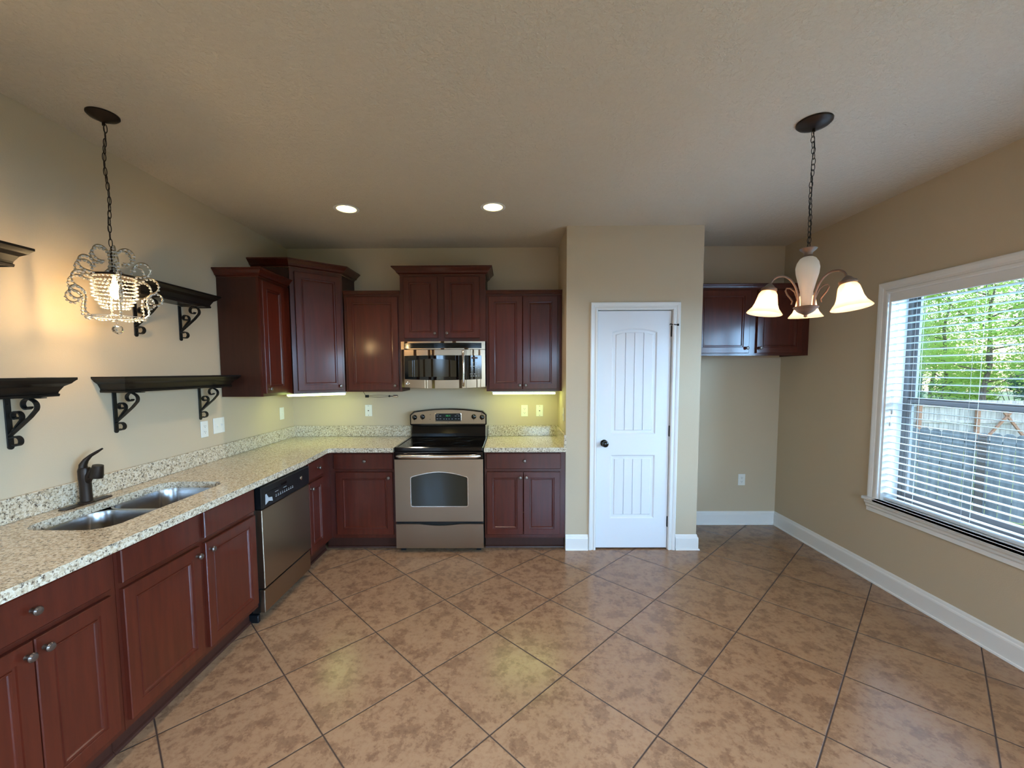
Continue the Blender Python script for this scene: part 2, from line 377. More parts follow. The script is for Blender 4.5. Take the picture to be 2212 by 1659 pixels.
bm = bm_(); tube(bm, [(DW, -.008, 1.935), (DW+.012, -.03, 1.933), (DW+.03, -.045, 1.928)], .004); lathe(bm, [(.009,0),(.009,.012),(.005,.014)], 12, (DW+.03, -.045, 1.928), (1,-.5,0)); tube(bm, [(DW,-.008,1.935),(DW-.012,-.012,1.94),(DW-.02,-.014,1.935)], .004)
obj('hinge_stop', bm, 'black_iron', d1)
bm = bm_(); box(bm, DX0-.011, DX0-.001, PY-.001, PY+.108, 0, DZ+.011); box(bm, DX1+.001, DX1+.011, PY-.001, PY+.108, 0, DZ+.011); box(bm, DX0-.001, DX1+.001, PY-.001, PY+.108, DZ+.001, DZ+.011)
box(bm, DX0-.001, DX0+.012, PY+.056, PY+.07, 0, DZ+.001); box(bm, DX1-.012, DX1+.001, PY+.056, PY+.07, 0, DZ+.001); box(bm, DX0+.012, DX1-.012, PY+.056, PY+.07, DZ-.012, DZ+.001)
struct('trim_2', bm, 'white_trim')

# ------------------------------------------------------------------ kitchen window
w1 = thing('window_1', None, None, (XR, 0, 0), kind='structure')
def part_x(name, fn, m, parent=w1, smooth=False):
    bm = bm_(); fn(bm); return obj(name, bm, m, parent, smooth)
cp2 = [(o*1.35, h) for o, h in cprof]
bm = bm_(); sweep(bm, [(WY0-.0, WZ0+.012), (WY0-.0, WZ1-.01), (WY1, WZ1-.01), (WY1, WZ0+.012)], cp2, lambda u, v, h: (h, u, v), side=1); obj('window_casing', bm, 'white_trim', w1)
part_x('jamb', lambda b: [box(b, 0, .12, WY0, WY0+.012, WZ0, WZ1), box(b, 0, .12, WY1-.012, WY1, WZ0, WZ1), box(b, 0, .12, WY0+.012, WY1-.012, WZ1-.012, WZ1)], 'white_trim')
part_x('sill', lambda b: [box(b, -.045, .12, WY0+.0, WY1-.0, WZ0, WZ0+.022), box(b, -.045, -.001, WY0-.10, WY1+.10, WZ0, WZ0+.022, .004)], 'white_trim')
bm = bm_(); sweep(bm, [(WY0-.085, 0), (WY1+.085, 0)], [(0,WZ0-.001),(.034,WZ0-.001),(.032,WZ0-.018),(.022,WZ0-.032),(.020,WZ0-.045),(.012,WZ0-.056),(.012,WZ0-.082),(0,WZ0-.085)], lambda u, v, h: (-v, u, h), side=1); obj('apron', bm, 'white_trim', w1)
ym = (WY0+WY1)/2; zr = 1.335
def sashes(b):
    for a, c in ((WY0+.012, ym-.02), (ym+.02, WY1-.012)):
        extrude_poly(b, [(a, WZ0+.022), (c, WZ0+.022), (c, WZ1-.012), (a, WZ1-.012)], [[(a+.03, WZ0+.06), (c-.03, WZ0+.06), (c-.03, WZ1-.022), (a+.03, WZ1-.022)]], .12, .16, mpx)
    box(b, .12, .16, ym-.02, ym+.02, WZ0, WZ1)
part_x('window_frame', sashes, 'vinyl_tan')
for a, c in ((WY0+.042, ym-.05), (ym+.05, WY1-.042)):
    for lo, hi, x0 in ((WZ0+.06, zr+.015, .123), (zr-.015, WZ1-.022, .142)):
        bm = bm_(); extrude_poly(bm, [(a, lo), (c, lo), (c, hi), (a, hi)], [[(a+.035, lo+.04), (c-.035, lo+.04), (c-.035, hi-.022), (a+.035, hi-.022)]], x0, x0+.018, mpx); s = obj('sash', bm, 'vinyl_tan', w1)
        bm = bm_(); box(bm, x0+.007, x0+.011, a+.03, c-.03, lo+.035, hi-.03); obj('pane', bm, 'window_glass', s)
# blind
bl = thing('window_blind', 'white horizontal slat blind hanging in the right wall window', 'blind', (XR+.045, 0, 0))
BY0, BY1 = WY0+.02, WY1-.02
bm = bm_(); box(bm, -.026, .028, BY0, BY1, WZ1-.034, WZ1-.014, .002); obj('head_rail', bm, 'blind_white', bl)
bm = bm_(); box(bm, -.048, -.030, WY0+.002, WY1-.002, WZ1-.070, WZ1-.002, .003); obj('valance', bm, 'white_trim', bl)
sl0 = None; nS = 30; zt = WZ1-.085; zb = WZ0+.075
for i in range(nS):
    z = zt + (zb-zt)*i/(nS-1)
    if sl0 is None:
        bm = bm_(); ta = math.radians(-4)
        prof = [(-.025,-.0016),(-.012,.0002),(0,.0008),(.012,.0002),(.025,-.0016),(.025,.0010),(.012,.0028),(0,.0034),(-.012,.0028),(-.025,.0010)]
        rings(bm, [[(x*math.cos(ta)-zz*math.sin(ta), y, x*math.sin(ta)+zz*math.cos(ta)) for x, zz in prof] for y in (BY0, BY1)])
        sl0 = obj('slat', bm, 'blind_white', bl); sl0.location = (0,0,z)
    else:
        s = sl0.copy(); C.objects.link(s); s.parent = bl; s.location = (0,0,z)
bm = bm_(); box(bm, -.026, .026, BY0, BY1, WZ0+.026, WZ0+.044, .004); obj('bottom_rail', bm, 'blind_white', bl)
for y in (BY1-.16, BY1-.52, ym, BY0+.52, BY0+.16):
    bm = bm_()
    for x in (-.027, .027): tube(bm, [(x, y, WZ1-.06), (x, y, WZ0+.03)], .0009, 5)
    obj('ladder_cord', bm, 'cord_white', bl)
for y, z in ((BY1-.035, 1.265), (BY1-.025, 1.18)):
    bm = bm_(); tube(bm, [(-.034, y, WZ1-.05), (-.034, y, z)], .001, 5); o = obj('lift_cord', bm, 'cord_white', bl)
    bm = bm_(); lathe(bm, [(.003,.012),(.006,.004),(.008,-.012),(.006,-.02),(0,-.021)], 12, (-.034, y, z)); obj('tassel', bm, 'blind_white', o, True)
# rear glass doors (added unseen behind the camera to let daylight in and mirror in the steel)
for i, (x0, x1) in enumerate(((-2.1, -1.5), (.3, 2.5))):
    e = thing('door_%d' % (i+2), None, None, (0, YR-.08, 0), kind='structure'); xm = (x0+x1)/2
    for a, b_ in ((x0, xm+.03), (xm-.03, x1)):
        bm = bm_(); extrude_poly(bm, [(a, .02), (b_, .02), (b_, 2.08), (a, 2.08)], [[(a+.06, .1), (b_-.06, .1), (b_-.06, 2.02), (a+.06, 2.02)]], -.02+.04*(a > x0), .015+.04*(a > x0), mpy); f = obj('door_frame', bm, 'white_trim', e)
        bm = bm_(); y = -.004+.04*(a > x0); box(bm, a+.055, b_-.055, y, y+.004, .095, 2.025); obj('pane', bm, 'window_glass', f)

e = thing('door_4', None, None, (XR+.08, 0, 0), kind='structure')  # unseen glass door, added so side daylight reaches the left wall
for a, b_, o_ in ((-1.9, -.77, 0), (-.83, .3, .04)):
    bm = bm_(); extrude_poly(bm, [(a, .02), (b_, .02), (b_, 2.08), (a, 2.08)], [[(a+.06, .1), (b_-.06, .1), (b_-.06, 2.02), (a+.06, 2.02)]], -.02+o_, .015+o_, mpx); f = obj('door_frame', bm, 'white_trim', e)
    bm = bm_(); box(bm, -.004+o_, o_, a+.055, b_-.055, .095, 2.025); obj('pane', bm, 'window_glass', f)
# ------------------------------------------------------------------ cabinets
def panel_door(bm, x0, x1, z0, z1, t=.02, fr=.052, flat=False):
    if flat: prof = [(0, 0), (0, -t+.004), (.004, -t)]
    else: prof = [(0,0),(0,-t+.003),(.003,-t),(fr-.002,-t),(fr,-t+.005),(fr+.007,-t+.0055),(fr+.009,-t+.002),(fr+.013,-t+.002),(fr+.016,-t+.007),(fr+.019,-t+.010),(fr+.022,-t+.010)]
    rs = [[(x0+i, y, z0+i), (x1-i, y, z0+i), (x1-i, y, z1-i), (x0+i, y, z1-i)] for i, y in prof]
    rings(bm, rs, True, True)
KN = [None]
def knob(parent, x, z, y=-.02):
    if KN[0] is None:
        bm = bm_(); lathe(bm, [(.008,0),(.006,.004),(.005,.012),(.009,.016),(.0145,.02),(.015,.024),(.011,.029),(0,.031)], 18, (0,0,0), (0,-1,0)); o = obj('knob', bm, 'knob_metal', parent, True); KN[0] = o
    else: o = KN[0].copy(); C.objects.link(o); o.parent = parent
    o.location = (x, y, z)
def cab(name, label, loc, rotz, Wd, D, z0, z1, fronts, toe=0, crown=None, cat='cabinet', stile=None, group=None, toe_d=.06, toe_x=0):
    """local frame: x along the face, y into the wall, face frame at y=0"""
    t = thing(name, label, cat, loc, rotz, group)
    bm = bm_(); hz = z0 + toe
    box(bm, 0, .016, .018, D, hz, z1); box(bm, Wd-.016, Wd, .018, D, hz, z1)
    box(bm, .016, Wd-.016, .018, D, hz + (.012 if not toe else 0), hz+.016 + (.012 if not toe else 0)); box(bm, .016, Wd-.016, D-.008, D, hz+.03, z1)
    if not toe: box(bm, .016, Wd-.016, .018, D, z1-.016, z1)
    obj('carcass', bm, 'cherry_side', t)
    bm = bm_(); holes = []
    extrude_poly(bm, [(0,hz),(Wd,hz),(Wd,z1),(0,z1)], [[(a+.015,b+.015),(c-.015,b+.015),(c-.015,d-.015),(a+.015,d-.015)] for (k,a,c,b,d,*_) in merge(fronts)], 0, .018, mpy)
    obj('face_frame', bm, 'cherry', t)
    if toe:
        bm = bm_(); box(bm, toe_x, Wd, toe_d, toe_d+.015, z0, hz); sweep(bm, [(toe_x, toe_d), (Wd, toe_d)], [(0,z0),(.012,z0),(.009,z0+.012),(0,z0+.018)], side=-1); obj('toe_kick', bm, 'cherry_side', t)
    for f in fronts:
        k, a, c, b, d = f[:5]; bm = bm_(); panel_door(bm, a, c, b, d, flat=(k != 'door'))
        o = obj('door' if k == 'door' else 'drawer_front', bm, 'cherry_door', t); o.location.y = -.0005
        if len(f) > 5 and f[5]: knob(o, *f[5])
    if crown:
        path, prof = crown; bm = bm_(); sweep(bm, path, prof, side=-1); obj('crown_moulding', bm, 'cherry', t)
    return t
def merge(fronts):
    out = []
    for f in fronts:
        if out and out[-1][0] == f[0] == 'door' and abs(out[-1][2]-f[1]) < .01 and abs(out[-1][3]-f[3]) < 1e-6: out[-1][2] = f[2]
        else: out.append(list(f[:5]))
    return out
def crown_prof(z, h, o): return [(0,z),(.006,z),(.006,z+h*.12),(o*.35,z+h*.22),(o*.5,z+h*.45),(o*.85,z+h*.75),(o*.9,z+h*.82),(o,z+h*.84),(o,z+h),(0,z+h)]
TOE = .11; ZT = .876; dz = (.145, .697, .722, .858)
LR = PI/2   # left-run cabinets turn their face to +X
XF = -1.57
# left run
cab('base_cabinet', 'cherry base cabinet with a wide drawer over two doors, nearest the camera', (XF, 1.0, 0), LR, .60, .60, 0, ZT,
    [('door', .03, .296, dz[0], dz[1], (.272, .655)), ('door', .300, .568, dz[0], dz[1], (.325, .655)), ('drawer', .03, .568, dz[2], dz[3], (.298, .795))], TOE)
cab('sink_cabinet', 'cherry cabinet under the sink with two plain top panels and two doors', (XF, 1.602, 0), LR, .903, .60, 0, ZT,
    [('door', .014, .430, dz[0], dz[1], (.405, .655)), ('door', .468, .884, dz[0], dz[1], (.495, .655)), ('drawer', .014, .430, dz[2], dz[3]), ('drawer', .468, .884, dz[2], dz[3])], TOE)
cab('corner_base_cabinet', 'narrow cherry base cabinet between the dishwasher and the corner', (XF, 3.157, 0), LR, .43, .60, 0, ZT,
    [('door', .014, .262, dz[0], dz[1], (.040, .655)), ('drawer', .014, .262, dz[2], dz[3], (.165, .795))], TOE)
YF = 3.585
cab('base_cabinet', 'cherry base cabinet with one drawer and one door, left of the range', (-1.569, YF, 0), 0, .574, .60, 0, ZT,
    [('door', .055, .550, dz[0], dz[1], (.520, .650)), ('drawer', .042, .556, dz[2], dz[3], (.315, .795))], TOE, toe_x=-.06)
cab('base_cabinet', 'cherry base cabinet with one drawer over two doors, right of the range', (-.228, YF, 0), 0, .695, .60, 0, ZT,
    [('door', .018, .332, dz[0], dz[1], (.308, .650)), ('door', .337, .652, dz[0], dz[1], (.362, .650)), ('drawer', .018, .656, dz[2], dz[3], (.345, .795))], TOE)
# uppers
UF = 3.892
cab('upper_cabinet', 'cherry single-door upper cabinet between the corner cabinet and microwave', (-1.520, UF, 0), 0, .516, .303, 1.375, 2.255,
    [('door', .028, .494, 1.392, 2.238, (.462, 1.432))], crown=([(0,0),(.516,0)], crown_prof(2.2555, .036, .028)))
cab('upper_cabinet', 'short raised cherry upper cabinet with two doors, above the microwave', (-1.002, UF-.012, 0), 0, .778, .315, 1.833, 2.43,
    [('door', .035, .342, 1.862, 2.412, (.318, 1.905)), ('door', .404, .722, 1.862, 2.412, (.428, 1.905))],
    crown=([(0,.31),(0,0),(.778,0),(.778,.31)], crown_prof(2.4305, .07, .062)))
cab('upper_cabinet', 'tall cherry two-door upper cabinet, right of the microwave', (-.222, UF, 0), 0, .692, .303, 1.375, 2.255,
    [('door', .024, .331, 1.395, 2.238, (.306, 1.432)), ('door', .335, .650, 1.395, 2.238, (.360, 1.432))], crown=([(0,0),(.692,0)], crown_prof(2.2555, .036, .028)))
cab('upper_cabinet', 'narrow cherry upper cabinet on the left wall beside the iron bracket shelves', (-1.868, 3.165, 0), LR, .43, .312, 1.375, 2.262,
    [('door', .016, .315, 1.398, 2.242, (.045, 1.432))], crown=([(0,.312),(0,0),(.40,0)], crown_prof(2.2625, .062, .05)))
cab('upper_cabinet', 'dark cherry two-door cabinet high in the empty refrigerator alcove', (PX1+.003, 3.82, 0), 0, XR-PX1-.006, .375, 1.69, 2.285,
    [('door', .045, .515, 1.712, 2.268, (.490, 1.757)), ('door', .583, .985, 1.712, 2.268, (.610, 1.757))], crown=([(0,0),(XR-PX1-.007,0)], crown_prof(2.2855, .040, .022)))
# diagonal corner upper
P0, P1 = Vector((-1.862, 3.602)), Vector((-1.532, 3.892)); ang = math.atan2(P1.y-P0.y, P1.x-P0.x); Ld = (P1-P0).length
t = thing('corner_upper_cabinet', 'tall diagonal cherry upper cabinet in the back left corner', 'cabinet', (P0.x, P0.y, 0), ang)
inv = Matrix.Rotation(-ang, 2)
def lc(x, y): return tuple(inv @ (Vector((x, y)) - P0))
foot = [lc(XL+.003, YB-.003), lc(XL+.003, 3.602), (0, .002), (Ld, .002), lc(-1.532, YB-.003)]
bm = bm_(); extrude_poly(bm, [foot[0], foot[1], (0, .019), (Ld, .019), foot[4]], [], 1.375, 2.44); obj('carcass', bm, 'cherry_side', t)
bm = bm_(); extrude_poly(bm, [(0,1.375),(Ld,1.375),(Ld,2.44),(0,2.44)], [[(.055,1.42),(Ld-.055,1.42),(Ld-.055,2.40),(.055,2.40)]], 0, .0185, mpy); obj('face_frame', bm, 'cherry', t)
bm = bm_(); panel_door(bm, .035, Ld-.022, 1.398, 2.41, fr=.05); o = obj('door', bm, 'cherry_door', t); o.location.y = -.0005; knob(o, Ld-.05, 1.432)
bm = bm_(); sweep(bm, [foot[1], (0,0), (Ld,0), foot[4]], crown_prof(2.4405, .066, .062), side=-1); obj('crown_moulding', bm, 'cherry', t)

# ------------------------------------------------------------------ countertops
def slab(bm, outer, holes): extrude_poly(bm, outer, holes, .877, .914)
SK = rrect(-2.05, -1.68, 1.68, 2.45, .09, 8)
ct = thing('granite_countertop', 'long L-shaped speckled granite worktop with the sink cut into it', 'countertop')
bm = bm_(); slab(bm, [(XL+.002, .98), (-1.512, .98), (-1.506, 3.0), (-1.545, 3.50), (-1.52, 3.522), (-.998, 3.522), (-.998, YB-.002), (XL+.002, YB-.002)], [SK]); obj('worktop', bm, 'granite', ct)
bm = bm_(); box(bm, XL+.002, XL+.022, .98, YB-.023, .9145, 1.02, .002); box(bm, XL+.002, -.998, YB-.022, YB-.002, .9145, 1.02, .002); obj('backsplash', bm, 'granite', ct)
ct = thing('granite_countertop', 'short speckled granite worktop between the range and the pantry wall', 'countertop')
bm = bm_(); slab(bm, [(-.227, 3.522), (.469, 3.522), (.469, YB-.002), (-.227, YB-.002)], []); obj('worktop', bm, 'granite', ct)
bm = bm_(); box(bm, -.227, .469, YB-.022, YB-.002, .9145, 1.02, .002); box(bm, .449, .469, 3.53, YB-.023, .9145, 1.02, .002); obj('backsplash', bm, 'granite', ct)

# ------------------------------------------------------------------ sink and faucet
sk = thing('kitchen_sink', 'double bowl stainless sink set under the granite worktop', 'sink', (0,0,0))
def bowl(bm, x0, x1, y0, y1, zt, d, r):
    rs = []
    for ins, z, rr in ((-.012, zt, r+.012), (0, zt, r), (.004, zt-.02, r), (.012, zt-d+.03, r), (.035, zt-d+.004, r*.9), (.08, zt-d, r*.7)):
        rs.append([(x, y, z) for x, y in rrect(x0+ins, x1-ins, y0+ins, y1-ins, rr, 8)])
    rings(bm, rs, False, True)
for y0, y1 in ((1.672, 2.048), (2.072, 2.458)):
    bm = bm_(); bowl(bm, -2.056, -1.674, y0, y1, .8755, .18, .085); b_ = obj('bowl', bm, 'sink_steel', sk, True)
    bm = bm_(); lathe(bm, [(.045,0),(.043,.003),(.036,.002),(.03,-.006),(0,-.006)], 24, (-1.87, (y0+y1)/2, .6965)); obj('drain', bm, 'handle_steel', b_, True)
bm = bm_(); box(bm, -2.04, -1.69, 2.0465, 2.0735, .80, .872, .006, 2); obj('divider', bm, 'sink_steel', sk)
fc = thing('kitchen_faucet', 'dark bronze single-lever faucet behind the sink', 'faucet', (-2.112, 2.042, .9145))
bm = bm_(); rings(bm, [[(x*.9 if z else x, y, z) for x, y in rrect(-.026, .026, -.125, .125, .0255, 8)] for z in (0, .004)] , True, True); lathe(bm, [(.034,.003),(.032,.008),(.026,.012)], 24); obj('base_plate', bm, 'bronze', fc, True)
bm = bm_(); lathe(bm, [(.025,.006),(.0235,.05),(.0235,.10),(.026,.125),(.026,.165),(.022,.178),(0,.182)], 24); obj('body', bm, 'bronze', fc, True)
bm = bm_(); tube(bm, [(.0,0,.095), (.012,.0,.118), (.028,.0,.142), (.046,0,.160), (.066,0,.164)], [.019,.019,.019,.021,.022], 16)
lathe(bm, [(.0215,.02),(.024,0),(.027,-.03),(.0265,-.042),(.02,-.044),(.018,-.03)], 24, (.066, 0, .170), (.22,0,1)); obj('spout', bm, 'bronze', fc, True)
bm = bm_(); tube(bm, [(-.006,0,.165), (-.004,0,.192), (.006,.006,.215), (.024,.014,.236), (.046,.024,.252), (.066,.034,.268)], [.021,.019,.014,.0095,.0085,.005], 14, flat=.75); obj('lever_handle', bm, 'bronze', fc, True)

# ------------------------------------------------------------------ dishwasher
dw = thing('dishwasher', 'stainless dishwasher with black control strip, under the worktop on the left', 'dishwasher', (-1.575, 2.512, 0), LR)
Wd = .638
bm = bm_(); box(bm, .004, Wd-.004, .0, .55, .10, .868); box(bm, .02, .05, .05, .50, .0, .10); box(bm, Wd-.05, Wd-.02, .05, .50, .0, .10); box(bm, .018, Wd-.018, .045, .055, .012, .10); obj('tub', bm, 'black_plastic', dw)
bm = bm_(); box(bm, .012, Wd-.012, -.045, -.001, .715, .852, .006, 2); cpn = obj('control_panel', bm, 'black_plastic', dw)
bm = bm_(); box(bm, .006, Wd-.006, -.022, .03, .8555, .872); obj('top_trim', bm, 'handle_steel', dw)
bm = bm_(); box(bm, .016, Wd-.016, -.040, -.001, .214, .711, .003); box(bm, .012, .0155, -.038, -.001, .215, .711); obj('door', bm, 'stainless', dw)
bm = bm_(); box(bm, .018, Wd-.018, -.034, -.001, .055, .200, .003); obj('access_panel', bm, 'stainless', dw)
bm = bm_()
for i in range(9): box(bm, .165+i*.026, .178+i*.026, -.0458, -.045, .752, .757); box(bm, .168+i*.026, .175+i*.026, -.0458, -.045, .762, .767)
box(bm, .16, .20, -.0458, -.045, .785, .788); box(bm, .26, .30, -.0458, -.045, .785, .788); obj('button_print', bm, 'grey_print', cpn)
bm = bm_(); extrude_poly(bm, [(.05,.735),(.085,.750),(.13,.738),(.125,.765),(.085,.772),(.065,.80),(.052,.80)], [], -.0462, -.045, mpy); obj('film_tag', bm, 'grey_print', cpn)
bm = bm_(); box(bm, .055, .30, -.047, -.045, .806, .8095); box(bm, .22, .30, -.050, -.045, .806, .822, .002); obj('latch_grip', bm, 'black_gloss', cpn)
bm = bm_(); lathe(bm, [(.0145,0),(.0145,.004),(.012,.006),(0,.006)], 24, (.50, -.045, .79), (0,-1,0)); bdg = obj('badge', bm, 'handle_steel', cpn, True)
text('lettering', 'GE', .012, 'dark_slot', bdg, (.50, -.0513, .79))
bm = bm_(); box(bm, -.006, .02, .0, .06, .0, .05, .003); obj('levelling_foot', bm, 'black_plastic', dw)

# ------------------------------------------------------------------ range
rg = thing('kitchen_range', 'freestanding stainless and black electric range between the base cabinets', 'range', (-.993, 3.553, 0))
RW = .76
bm = bm_(); box(bm, .004, RW-.004, .0, .62, .035, .884); box(bm, .03, .07, .03, .07, 0, .035); box(bm, RW-.07, RW-.03, .03, .07, 0, .035); box(bm, .03, .07, .54, .58, 0, .035); box(bm, RW-.07, RW-.03, .54, .58, 0, .035); obj('body', bm, 'black_plastic', rg)
bm = bm_(); rings(bm, [[(x, y, z) for x, y in rrect(i, RW-i, -.028+i, .585-i, .012, 4)] for i, z in ((.006,.8845),(0,.889),(0,.915),(.006,.921),(.022,.921),(.026,.917),(.03,.917))]); ctp = obj('cooktop', bm, 'black_gloss', rg)
for x, y, r in ((.21,.14,.115), (.55,.14,.085), (.21,.42,.085), (.55,.42,.115)):
    bm = bm_(); extrude_poly(bm, ring2d(x, y, r, 40), [ring2d(x, y, r-.004, 40)], .9172, .9176); obj('burner_ring', bm, 'burner_ring', ctp)
# backguard: black curved riser, framed steel panel with a gently arched top
bm = bm_(); rs = [(.560,.9215),(.565,.95),(.578,.99),(.592,1.045),(.62,1.045),(.62,.9215)]
rings(bm, [[(x, y, z) for y, z in rs] for x in (.018, RW-.018)]); obj('riser', bm, 'black_gloss', rg)
def arcx(x0, x1, zs, rise, n=20, r=.02):
    pts = [];
    for i in range(n+1):
        t = i/n; x = x1 + (x0-x1)*t; e = min(x-x0, x1-x); drop = 0 if e > r else r - math.sqrt(max(0, r*r-(r-e)**2)); pts.append((x, zs + rise*(1-(2*t-1)**2) - drop))
    return pts
bgp = [(.004, 1.040), (.018, 1.032), (RW-.018, 1.032), (RW-.004, 1.040)] + arcx(.004, RW-.004, 1.165, .034, r=.03)
bm = bm_(); extrude_poly(bm, bgp, [], .553, .622, mpy); obj('backguard_frame', bm, 'black_gloss', rg)
pn = [(.016, 1.048), (RW-.016, 1.048)] + arcx(.016, RW-.016, 1.152, .033, r=.02)
bm = bm_(); extrude_poly(bm, pn, [], .546, .5528, mpy); cpn = obj('control_panel', bm, 'stainless', rg)
for x in (.052, .130, .632, .712):
    z = 1.112 if x < .4 and x < .1 or x > .7 else 1.117
    bm = bm_(); lathe(bm, [(.024,0),(.023,.006),(.019,.010),(.018,.018),(.015,.020),(0,.020)], 24, (x, .546, z), (0,-1,0)); box(bm, x-.005, x+.005, .518, .5265, z-.024, z+.026, .002)
    k_ = obj('knob', bm, 'black_gloss', cpn, True)
    bm = bm_(); box(bm, x-.0008, x+.0008, .5172, .5178, z+.004, z+.022); obj('pointer_mark', bm, 'grey_print', k_)
bm = bm_(); rings(bm, [[(x, y, z) for x, z in rrect(.255-o, .505+o, 1.078-o, 1.150+o, .014, 5)] for o, y in ((.006,.546),(.006,.541),(.001,.5395),(.001,.546))], False, False); obj('display_bezel', bm, 'handle_steel', cpn, True)
bm = bm_(); extrude_poly(bm, rrect(.256, .504, 1.079, 1.149, .013, 5), [], .541, .5455, mpy); dsp = obj('display', bm, 'display_glass', cpn)
text('clock_digits', '10:11', .022, 'green_display', dsp, (.38, .5405, 1.127))
for x, z, q, q2 in [(x, z, .008, .0018) for x in (.275, .305, .455, .485) for z in (1.098, 1.125)] + [(x, 1.096, .005, .0022) for x in (.34, .365, .39, .42)] + [(x, 1.1398, .014, .0008) for x in (.275, .475)]:
    bm = bm_(); box(bm, x-q, x+q, .5403, .5409, z-q2, z+q2); obj('button_mark', bm, 'grey_print', dsp)
text('lettering', 'GE', .011, 'dark_slot', cpn, (.38, .5455, 1.063))
for x, z, q in ((.205, 1.138, .003), (.203, 1.092, .003), (.052,1.075,.0015), (.130,1.079,.0015), (.632,1.079,.0015), (.712,1.075,.0015), (.710,1.149,.006)):
    bm = bm_(); box(bm, x-q, x+q, .5452, .546, z-.003, z+.003); obj('indicator_mark', bm, 'dark_slot', cpn)
# oven door
bm = bm_(); box(bm, .002, RW-.002, -.022, -.001, .818, .883, .004); obj('door_top_band', bm, 'black_gloss', rg)
win = [(.135,.405),(.628,.405)] + [(.628, .665)] + [(.628+(.135-.628)*i/16, .665+.045*math.sin(PI*i/16)) for i in range(1,16)] + [(.135,.665)]
def roundp(poly, r=.02, n=4):
    out = []
    for i in range(len(poly)):
        a, b, c = Vector(poly[i-1]), Vector(poly[i]), Vector(poly[(i+1) % len(poly)])
        if (a-b).angle(b-c, 0) > .6:
            p, q = b+(a-b).normalized()*r, b+(c-b).normalized()*r
            for k_ in range(n+1):
                t_ = k_/n; out.append(tuple(p*(1-t_)**2 + b*2*t_*(1-t_) + q*t_*t_))
        else: out.append(tuple(b))
    return out
win = roundp(win)
bm = bm_(); extrude_poly(bm, [(.004,.276),(RW-.004,.276),(RW-.004,.815),(.004,.815)], [win], -.026, -.001, mpy); odr = obj('oven_door', bm, 'stainless', rg)
bm = bm_(); extrude_poly(bm, win, [inset(win, .006)], -.029, -.020, mpy); obj('window_trim', bm, 'handle_steel', odr)
bm = bm_(); extrude_poly(bm, inset(win, .0065), [], -.020, -.012, mpy); obj('oven_window', bm, 'oven_glass', odr)
bm = bm_(); rs = []
for i in range(25):
    t_ = i/24; x = .022 + (RW-.044)*t_; e = min(t_, 1-t_); y = -.044 - .024*math.sin(PI*t_)**.5; r = .0175*min(1, .35+e*22)
    rs.append([(x, y + r*.7*math.cos(2*PI*k_/14), .846 + r*math.sin(2*PI*k_/14)) for k_ in range(14)])
rings(bm, rs); box(bm, .03, .06, -.045, -.022, .836, .856); box(bm, RW-.06, RW-.03, -.045, -.022, .836, .856); obj('oven_handle', bm, 'handle_steel', odr, True)
dr = [(.004,.040),(RW-.004,.040),(RW-.004,.252)] + [(RW-.2-(RW-.4)*i/14, .252-.014*math.sin(PI*i/14)) for i in range(15)] + [(.004,.252)]
bm = bm_(); extrude_poly(bm, dr, [], -.024, -.001, mpy); obj('storage_drawer', bm, 'stainless', rg)

# ------------------------------------------------------------------ microwave
mw = thing('microwave', 'stainless over-the-range microwave with black glass door', 'microwave', (-.985, 3.812, 1.420))
MW, MH = .757, .409
def bow(x, z=0): return -.030*(1-(2*x/MW-1)**2)
def bowed(bm, outer, a, b, holes=(), nseg=None):
    extrude_poly(bm, outer, list(holes), a, b, lambda u, v, h: (u, h + bow(u), v))
def dense(poly, step=.03):
    out = []
    for i in range(len(poly)):
        a, b = Vector(poly[i]), Vector(poly[(i+1) % len(poly)]); n = max(1, int((b-a).length/step))
        out += [tuple(a+(b-a)*k_/n) for k_ in range(n)]
    return out
def strips(bm, x0, x1, zf, a, b, hole=None, n=36):
    """bowed plate made of vertical strips; hole=(x0,x1,zlo(x),zhi(x))"""
    xs = sorted(set([x0 + (x1-x0)*i/n for i in range(n+1)] + ([hole[0], hole[1]] if hole else [])))
    for p, q in zip(xs, xs[1:]):
        mid = (p+q)/2; segs = [(zf(p)[0], zf(p)[1], zf(q)[0], zf(q)[1])]
        if hole and hole[0] < mid < hole[1]: segs = [(zf(p)[0], hole[2](p), zf(q)[0], hole[2](q)), (hole[3](p), zf(p)[1], hole[3](q), zf(q)[1])]
        for l0, h0, l1, h1 in segs:
            vs = [bm.verts.new(c) for c in ((p,a+bow(p),l0),(q,a+bow(q),l1),(q,a+bow(q),h1),(p,a+bow(p),h0),(p,b,l0),(q,b,l1),(q,b,h1),(p,b,h0))]
            for f in ((0,1,2,3),(4,7,6,5),(0,4,5,1),(3,2,6,7),(0,3,7,4),(1,5,6,2)): bm.faces.new([vs[i] for i in f])
    bmesh.ops.remove_doubles(bm, verts=bm.verts[:], dist=1e-5)
bot = lambda x: -.012*(1-(2*x/MW-1)**2)
bm = bm_(); box(bm, .003, MW-.003, .012, .385, .0, MH); obj('case', bm, 'black_plastic', mw)
bm = bm_(); strips(bm, .0, MW, lambda x: (.337, MH-.001), -.006, .011, (.03, MW-.032, lambda x: .347, lambda x: .394)); obj('top_band', bm, 'stainless', mw, True)
bm = bm_()
for i in range(4): strips(bm, .031, MW-.033, lambda x, i=i: (.3475+i*.0117, .3475+i*.0117+.009), -.002, .0118)
obj('vent_louvre', bm, 'black_gloss', mw)
wl = lambda x: .072 - .010*(1-(2*x/MW-1)**2); wh = lambda x: .281 + .003*(1-(2*x/MW-1)**2)
bm = bm_(); strips(bm, 0, .585, lambda x: (bot(x), .333), -.008, .011, (.03, .5849, wl, wh)); mdr = obj('door', bm, 'stainless', mw, True)
